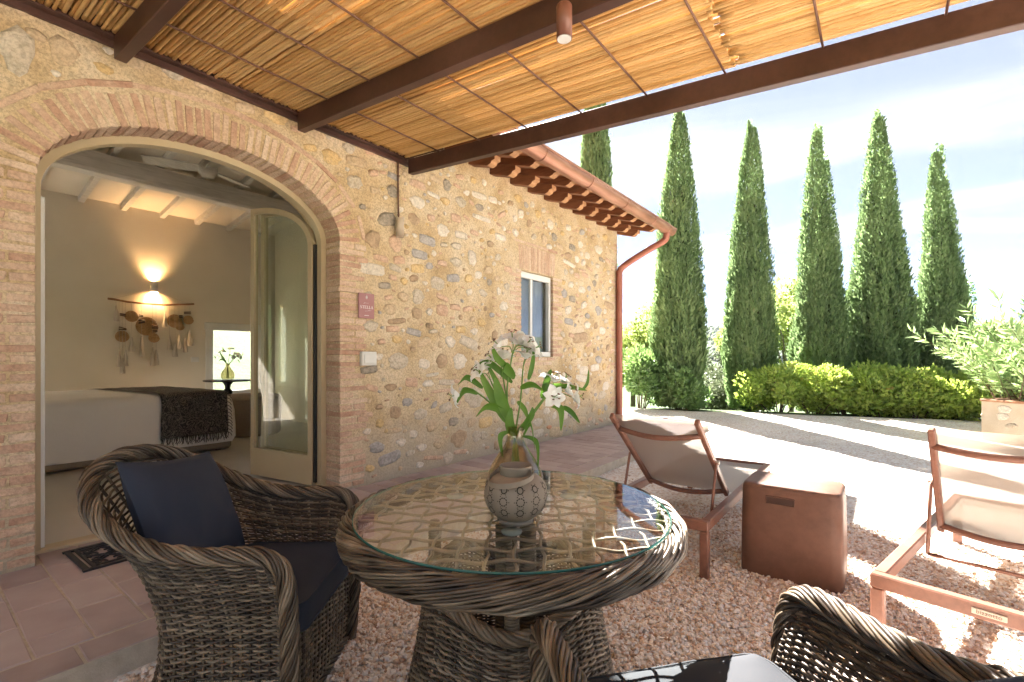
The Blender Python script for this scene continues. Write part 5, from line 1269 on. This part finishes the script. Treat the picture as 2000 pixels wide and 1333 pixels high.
def cypress(label, x, y, H, Rw, k, rz):
    zb = terr(x, y); t = thing('cypress_tree', label, 'tree', (x, y, zb), rz, 'cypress row behind the hedge')
    s = (H-zb)/7.6; obj('crown', CYP[k], t, None, None, (Rw/.82, Rw/.82, s))
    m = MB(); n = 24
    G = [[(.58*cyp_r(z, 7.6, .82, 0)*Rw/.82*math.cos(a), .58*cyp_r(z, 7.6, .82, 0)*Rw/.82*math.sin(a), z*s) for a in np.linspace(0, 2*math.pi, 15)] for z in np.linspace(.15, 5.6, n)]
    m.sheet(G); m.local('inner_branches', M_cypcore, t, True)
    MB().tube([(0, 0, -.3), (0, 0, H*.5)], [.11, .05], 9).local('trunk', M_bark, t, True)
cypress('cypress partly hidden by the eave and gutter of the house', 9.5, 5.0, 8.6, .52, 0, .4)
cypress('tallest cypress, between the downpipe and a gap showing the far horizon', 12.65, 4.24, 7.95, .72, 1, 1.3)
cypress('cypress rising straight from the gravel edge, right of the far horizon gap', 14.2, 2.85, 7.7, .66, 2, 2.9)
cypress('slim cypress behind the left end of the hedge', 15.3, 1.30, 7.55, .70, 3, .2)
cypress('broad cypress behind the middle of the hedge', 16.3, .09, 7.95, .86, 4, .1)
cypress('shortest cypress of the row, closest to the oleander', 16.9, -1.25, 6.9, .66, 5, .0)

# shrubs
M_hedge = pmat('hedge_leaf', [(.12, .22, .05), (.21, .33, .07), (.32, .43, .10), (.44, .50, .13), (.60, .28, .13)], .45, scale=2.2, wn=.45, island=1, pos=[.05, .38, .62, .90, .985], transl=.45, tcol=(.50, .60, .12), spec=.45)
M_laurel = pmat('laurel_leaf', [(.08, .16, .06), (.13, .23, .08), (.20, .31, .11)], .35, scale=2, wn=.5, island=1, transl=.3, tcol=(.3, .45, .14), spec=.5)
M_twig = pmat('twig', [(.09, .06, .04), (.14, .1, .07)], .9)
def shrub(label, x, y, w, d, h, n, mat, leaf, group, cat='shrub', name='shrub'):
    t = thing(name, label, cat, (x, y, min(terr(x, y), 0)), 0, group)
    K = 26; c = rng.uniform(-1, 1, (K, 3))*np.array([w*.38, d*.38, h*.34])+np.array([0, 0, h*.52]); rr_ = rng.uniform(.18, .42, K)
    i = rng.integers(0, K, n); q = rdir(n); P = c[i]+q*(rr_[i]*(1.04-.45*rng.random(n)**1.6))[:, None]*np.array([w*.55, d*.55, h*.62])
    P[:, 2] = np.abs(P[:, 2]-.02)+.02; D = unit(q+np.array([0, 0, .6])+rng.normal(0, .5, (n, 3)))
    L = rng.uniform(.7, 1.25, n)*leaf; V, F_ = leaves(P, D, L, L*.27, .3, q); obj('foliage', np_mesh('foliage', V, F_, mat), t)
    m = MB()
    for k in range(9): e = c[k]*np.array([1, 1, 1.1]); m.tube([(e[0]*.1, e[1]*.1, -.2), tuple(e*np.array([.6, .6, .5])), tuple(e)], [.018, .012, .006], 5)
    m.local('branches', M_twig, t); return t
def pxd(px, d): q = (px-1000)/936; return (.7918*d+.6108*q*d, .6108*d-.7918*q*d)
x, y = pxd(1250, 12.6); shrub('glossy dark laurel bush growing beside the downpipe', x, y, 1.25, 1.3, 1.55, 5200, M_laurel, .12, 'garden shrubs')
x, y = pxd(1335, 12.3); shrub('low bluish shrub at the foot of the tallest cypress', x, y, 1.35, 1.0, 1.12, 4200, M_laurel, .11, 'garden shrubs')
hl = ['hedge bush touching the foot of the cypress at the gravel edge', 'hedge bush in front of the slim cypress', 'hedge bush between the slim and the broad cypress', 'hedge bush in front of the broad cypress', 'hedge bush between the broad and the shortest cypress', 'hedge bush in front of the shortest cypress', 'hedge bush touching the stone planter']
for k, px_ in enumerate((1520, 1590, 1655, 1725, 1790, 1850, 1915)):
    d = 12.0-.0045*(px_-1520); x, y = pxd(px_, d); shrub(hl[k], x, y, 1.55, 1.65, 1.12+.05*math.sin(k*2.3), 6000, M_hedge, .10, 'hedge along the gravel edge')
# broadleaf trees in the valley
M_oak = pmat('pale_oak_leaf', [(.09, .15, .035), (.16, .23, .06), (.25, .31, .09), (.33, .35, .12)], .55, scale=1.2, wn=.5, island=1, transl=.45, tcol=(.5, .58, .18))
M_olive = pmat('olive_leaf', [(.09, .12, .06), (.16, .19, .11), (.25, .27, .17)], .55, scale=1.2, wn=.4, island=1, transl=.3)
def tree(label, x, y, z0, H, rw, n, mat, leaf, name='broadleaf_tree'):
    t = thing(name, label, 'tree', (x, y, z0), 0, 'trees below the terrace')
    k = 16; c = np.stack([rng.normal(0, rw*.42, k), rng.normal(0, rw*.42, k), rng.uniform(.38, .88, k)*H], 1); rr_ = rng.uniform(.22, .42, k)*rw
    i = rng.integers(0, k, n); q = rdir(n); P = c[i]+q*(rr_[i]*(1-.5*rng.random(n)**1.6))[:, None]
    D = unit(q+rng.normal(0, .6, (n, 3))); L = rng.uniform(.7, 1.3, n)*leaf; V, F_ = leaves(P, D, L, L*.28, .3, q); obj('crown', np_mesh('crown', V, F_, mat), t)
    m = MB(); m.tube([(0, 0, -.5), (.1, 0, H*.3), (0, .1, H*.6)], [.16, .11, .06], 8)
    for e in c[:10]: m.tube([(0, 0, H*.28), tuple(e*np.array([.5, .5, .85])), tuple(e)], [.06, .04, .015], 5)
    m.local('trunk', M_bark, t, True)
def tr(label, px_, d, topy, rw, n, mat, leaf, name='broadleaf_tree', z0=None):
    x, y = pxd(px_, d); zb = terr(x, y) if z0 is None else z0; zt = 1.3+(700-topy)/936*d; tree(label, x, y, zb, (zt-zb)/.96, rw, n, mat, leaf, name)
tr('pale green oak seen between the downpipe and the tallest cypress', 1235, 22, 562, 2.6, 13000, M_oak, .18)
tr('small pine standing in the gap that shows the far horizon', 1378, 30, 672, 1.7, 6000, M_olive, .20, 'pine_tree')
tr('silvery olive tree low in the gap beside the cypress at the gravel edge', 1408, 21, 735, 1.6, 6000, M_olive, .16, 'olive_tree')
tr('pale oak filling the gap left of the slim cypress', 1545, 25, 548, 2.9, 14000, M_oak, .20)
tr('dark oak filling the gap between the broad and the shortest cypress', 1787, 27, 512, 2.6, 13000, M_laurel, .20)
tr('slender oak rising behind the oleander', 1905, 30, 620, 2.2, 6000, M_oak, .22)
# far ridge trees
M_far = pmat('distant_wood', [(.04, .07, .03), (.07, .10, .045)], .95, scale=.05)
m = MB(); fv, ff, nb = [], [], 0
n = 5200; dd = rng.uniform(330, 940, n); aa = YAW+rng.uniform(-.9, .35, n); P = np.stack([dd*np.cos(aa), dd*np.sin(aa)], 1)
Z = np.array([terr(*p) for p in P]); base = np.stack([P[:, 0], P[:, 1], Z], 1)
hgt = rng.uniform(3, 8, n); wd = hgt*rng.uniform(.35, .8, n); oc = np.array([(1, 0, .4), (0, 1, .45), (-1, 0, .4), (0, -1, .45), (0, 0, 1), (0, 0, 0)])
V = base[:, None]+oc[None]*np.stack([wd, wd, hgt], 1)[:, None]; fa = np.array([(0, 1, 4), (1, 2, 4), (2, 3, 4), (3, 0, 4), (1, 0, 5), (2, 1, 5), (3, 2, 5), (0, 3, 5)])
F_ = (fa[None]+(np.arange(n)*6)[:, None, None]).reshape(-1, 3)
tag(obj('distant_wood', np_mesh('distant_wood', V.reshape(-1, 3), F_, M_far, True)), 'far-off blue-green wooded ridge on the horizon', 'wood', kind='stuff')

# ------------------------------------------------------------------ stone planter with oleander
PX, PY = 10.55, -1.25
t = thing('stone_planter', 'raised stone planter with a terracotta tile coping, holding the oleander', 'planter', (PX, PY, 0))
pa_ = np.array(PX and (PX, PY)); d1 = np.array([-.62, -.78]); d2 = np.array([.80, -.60]); 
c0 = pa_; c1 = c0+d1*2.6; c3_ = c0+d2*2.4; c2 = c1+d2*2.4; quad = [c0, c1, c2, c3_]
m = MB(); cen = np.mean(quad, 0)
inn = [q+(cen-q)/np.linalg.norm(cen-q)*.42 for q in quad]
V = [(*q, -.1) for q in quad]+[(*q, .62) for q in quad]+[(*q, .62) for q in inn]+[(*q, .3) for q in inn]
f = []
for a_ in range(3):
    for i in range(4): f.append((a_*4+i, a_*4+(i+1) % 4, (a_+1)*4+(i+1) % 4, (a_+1)*4+i))
m.add(V, f); m.build('wall', pmat('pale_rubble_mortar', [(.52, .43, .31), (.60, .52, .41)], .95, scale=5, bump=.8, bscale=60, bdist=.006), t)
for i, (a_, b_) in enumerate(zip(quad, quad[1:]+quad[:1])):
    L = np.linalg.norm(b_-a_); dr = (b_-a_)/L; nrm = np.array([dr[1], -dr[0]]); nrm = nrm if np.dot(nrm, cen-a_) < 0 else -nrm; ang_ = math.atan2(dr[1], dr[0])
    s = .0
    while s < L-.05:
        l = min(.30, L-s); p = a_+dr*(s+l/2)-nrm*.13; MB().box((*p, .640), (l-.01, .31, .035), rz=ang_, bev=.006).build('coping_tile', M_roof, t); s += .30
    if i < 1 or i == 3:
        for k in range(26):
            s, z = random.uniform(.08, L-.08), random.uniform(.06, .56); p = a_+dr*s
            c = random.choice('WWTTLPO'); me = stone_mesh(random.randrange(4), 0, c)
            w = random.uniform(.12, .26); o = obj('stone', me, t, (p[0]-PX, p[1]-PY, z), (0, 0, math.atan2(nrm[1], nrm[0])+R(90)), (w, .8, w*random.uniform(.5, .9)))
MB().add([(*q, .5) for q in inn], [(0, 1, 2, 3)] if True else []).build('soil', pmat('soil', [(.06, .04, .025), (.1, .07, .045)], .95, scale=20), t)
ol = thing('oleander', 'leafy oleander bush with narrow pale leaves growing in the stone planter', 'shrub', (11.05, -2.1, .5))
M_ole = pmat('oleander_leaf', [(.10, .20, .07), (.19, .30, .11), (.29, .40, .17), (.40, .49, .26)], .35, scale=3, wn=.3, island=1, transl=.35, tcol=(.45, .60, .25), spec=.5)
st = MB(); BP, BD = [], []
for k in range(150):
    a_ = rng.uniform(0, 6.283); lean = rng.uniform(.1, .9); Ls = rng.uniform(.9, 2.25); d = np.array([math.cos(a_)*math.sin(lean), math.sin(a_)*math.sin(lean), math.cos(lean)]); b0 = np.array([rng.uniform(-.55, .55), rng.uniform(-.55, .55), 0])
    sg = np.linspace(0, 1, 9); P = b0+d*(Ls*sg)[:, None]+np.array([0, 0, -1])*(.22*Ls*math.sin(lean)*sg**2)[:, None]; st.tube(P, np.linspace(.009, .003, 9), 5)
    T = np.gradient(P, axis=0); T = unit(T)
    for u in np.linspace(.25, 1, 20):
        j = min(int(u*8), 7); p = P[j]+(P[j+1]-P[j])*(u*8-j)
        for q in range(3):
            e = rdir(1)[0]; e -= T[j]*np.dot(e, T[j]); e /= np.linalg.norm(e); BP.append(p); BD.append(T[j]*.75+e*.8)
st.local('stem', M_twig, ol)
BP, BD = np.array(BP), unit(np.array(BD)); L = rng.uniform(.13, .23, len(BP)); V, F_ = leaves(BP, BD, L, L*.10, .3); obj('leaf_mass', np_mesh('leaf_mass', V, F_, M_ole), ol)
# ------------------------------------------------------------------ air between here and the far ridge
hz = MB(); hz.box((0, 0, 36), (5400, 5400, 116)); HZ = hz.build('haze', None)
m, nt, N, out = nodes('pale_haze'); pv = N('ShaderNodeVolumePrincipled'); pv.inputs['Color'].default_value = (.86, .92, 1, 1); pv.inputs['Density'].default_value = .00009; pv.inputs['Anisotropy'].default_value = .3
nt.links.new(pv.outputs[0], out.inputs['Volume']); HZ.data.materials.clear(); HZ.data.materials.append(m); tag(HZ, kind='stuff')
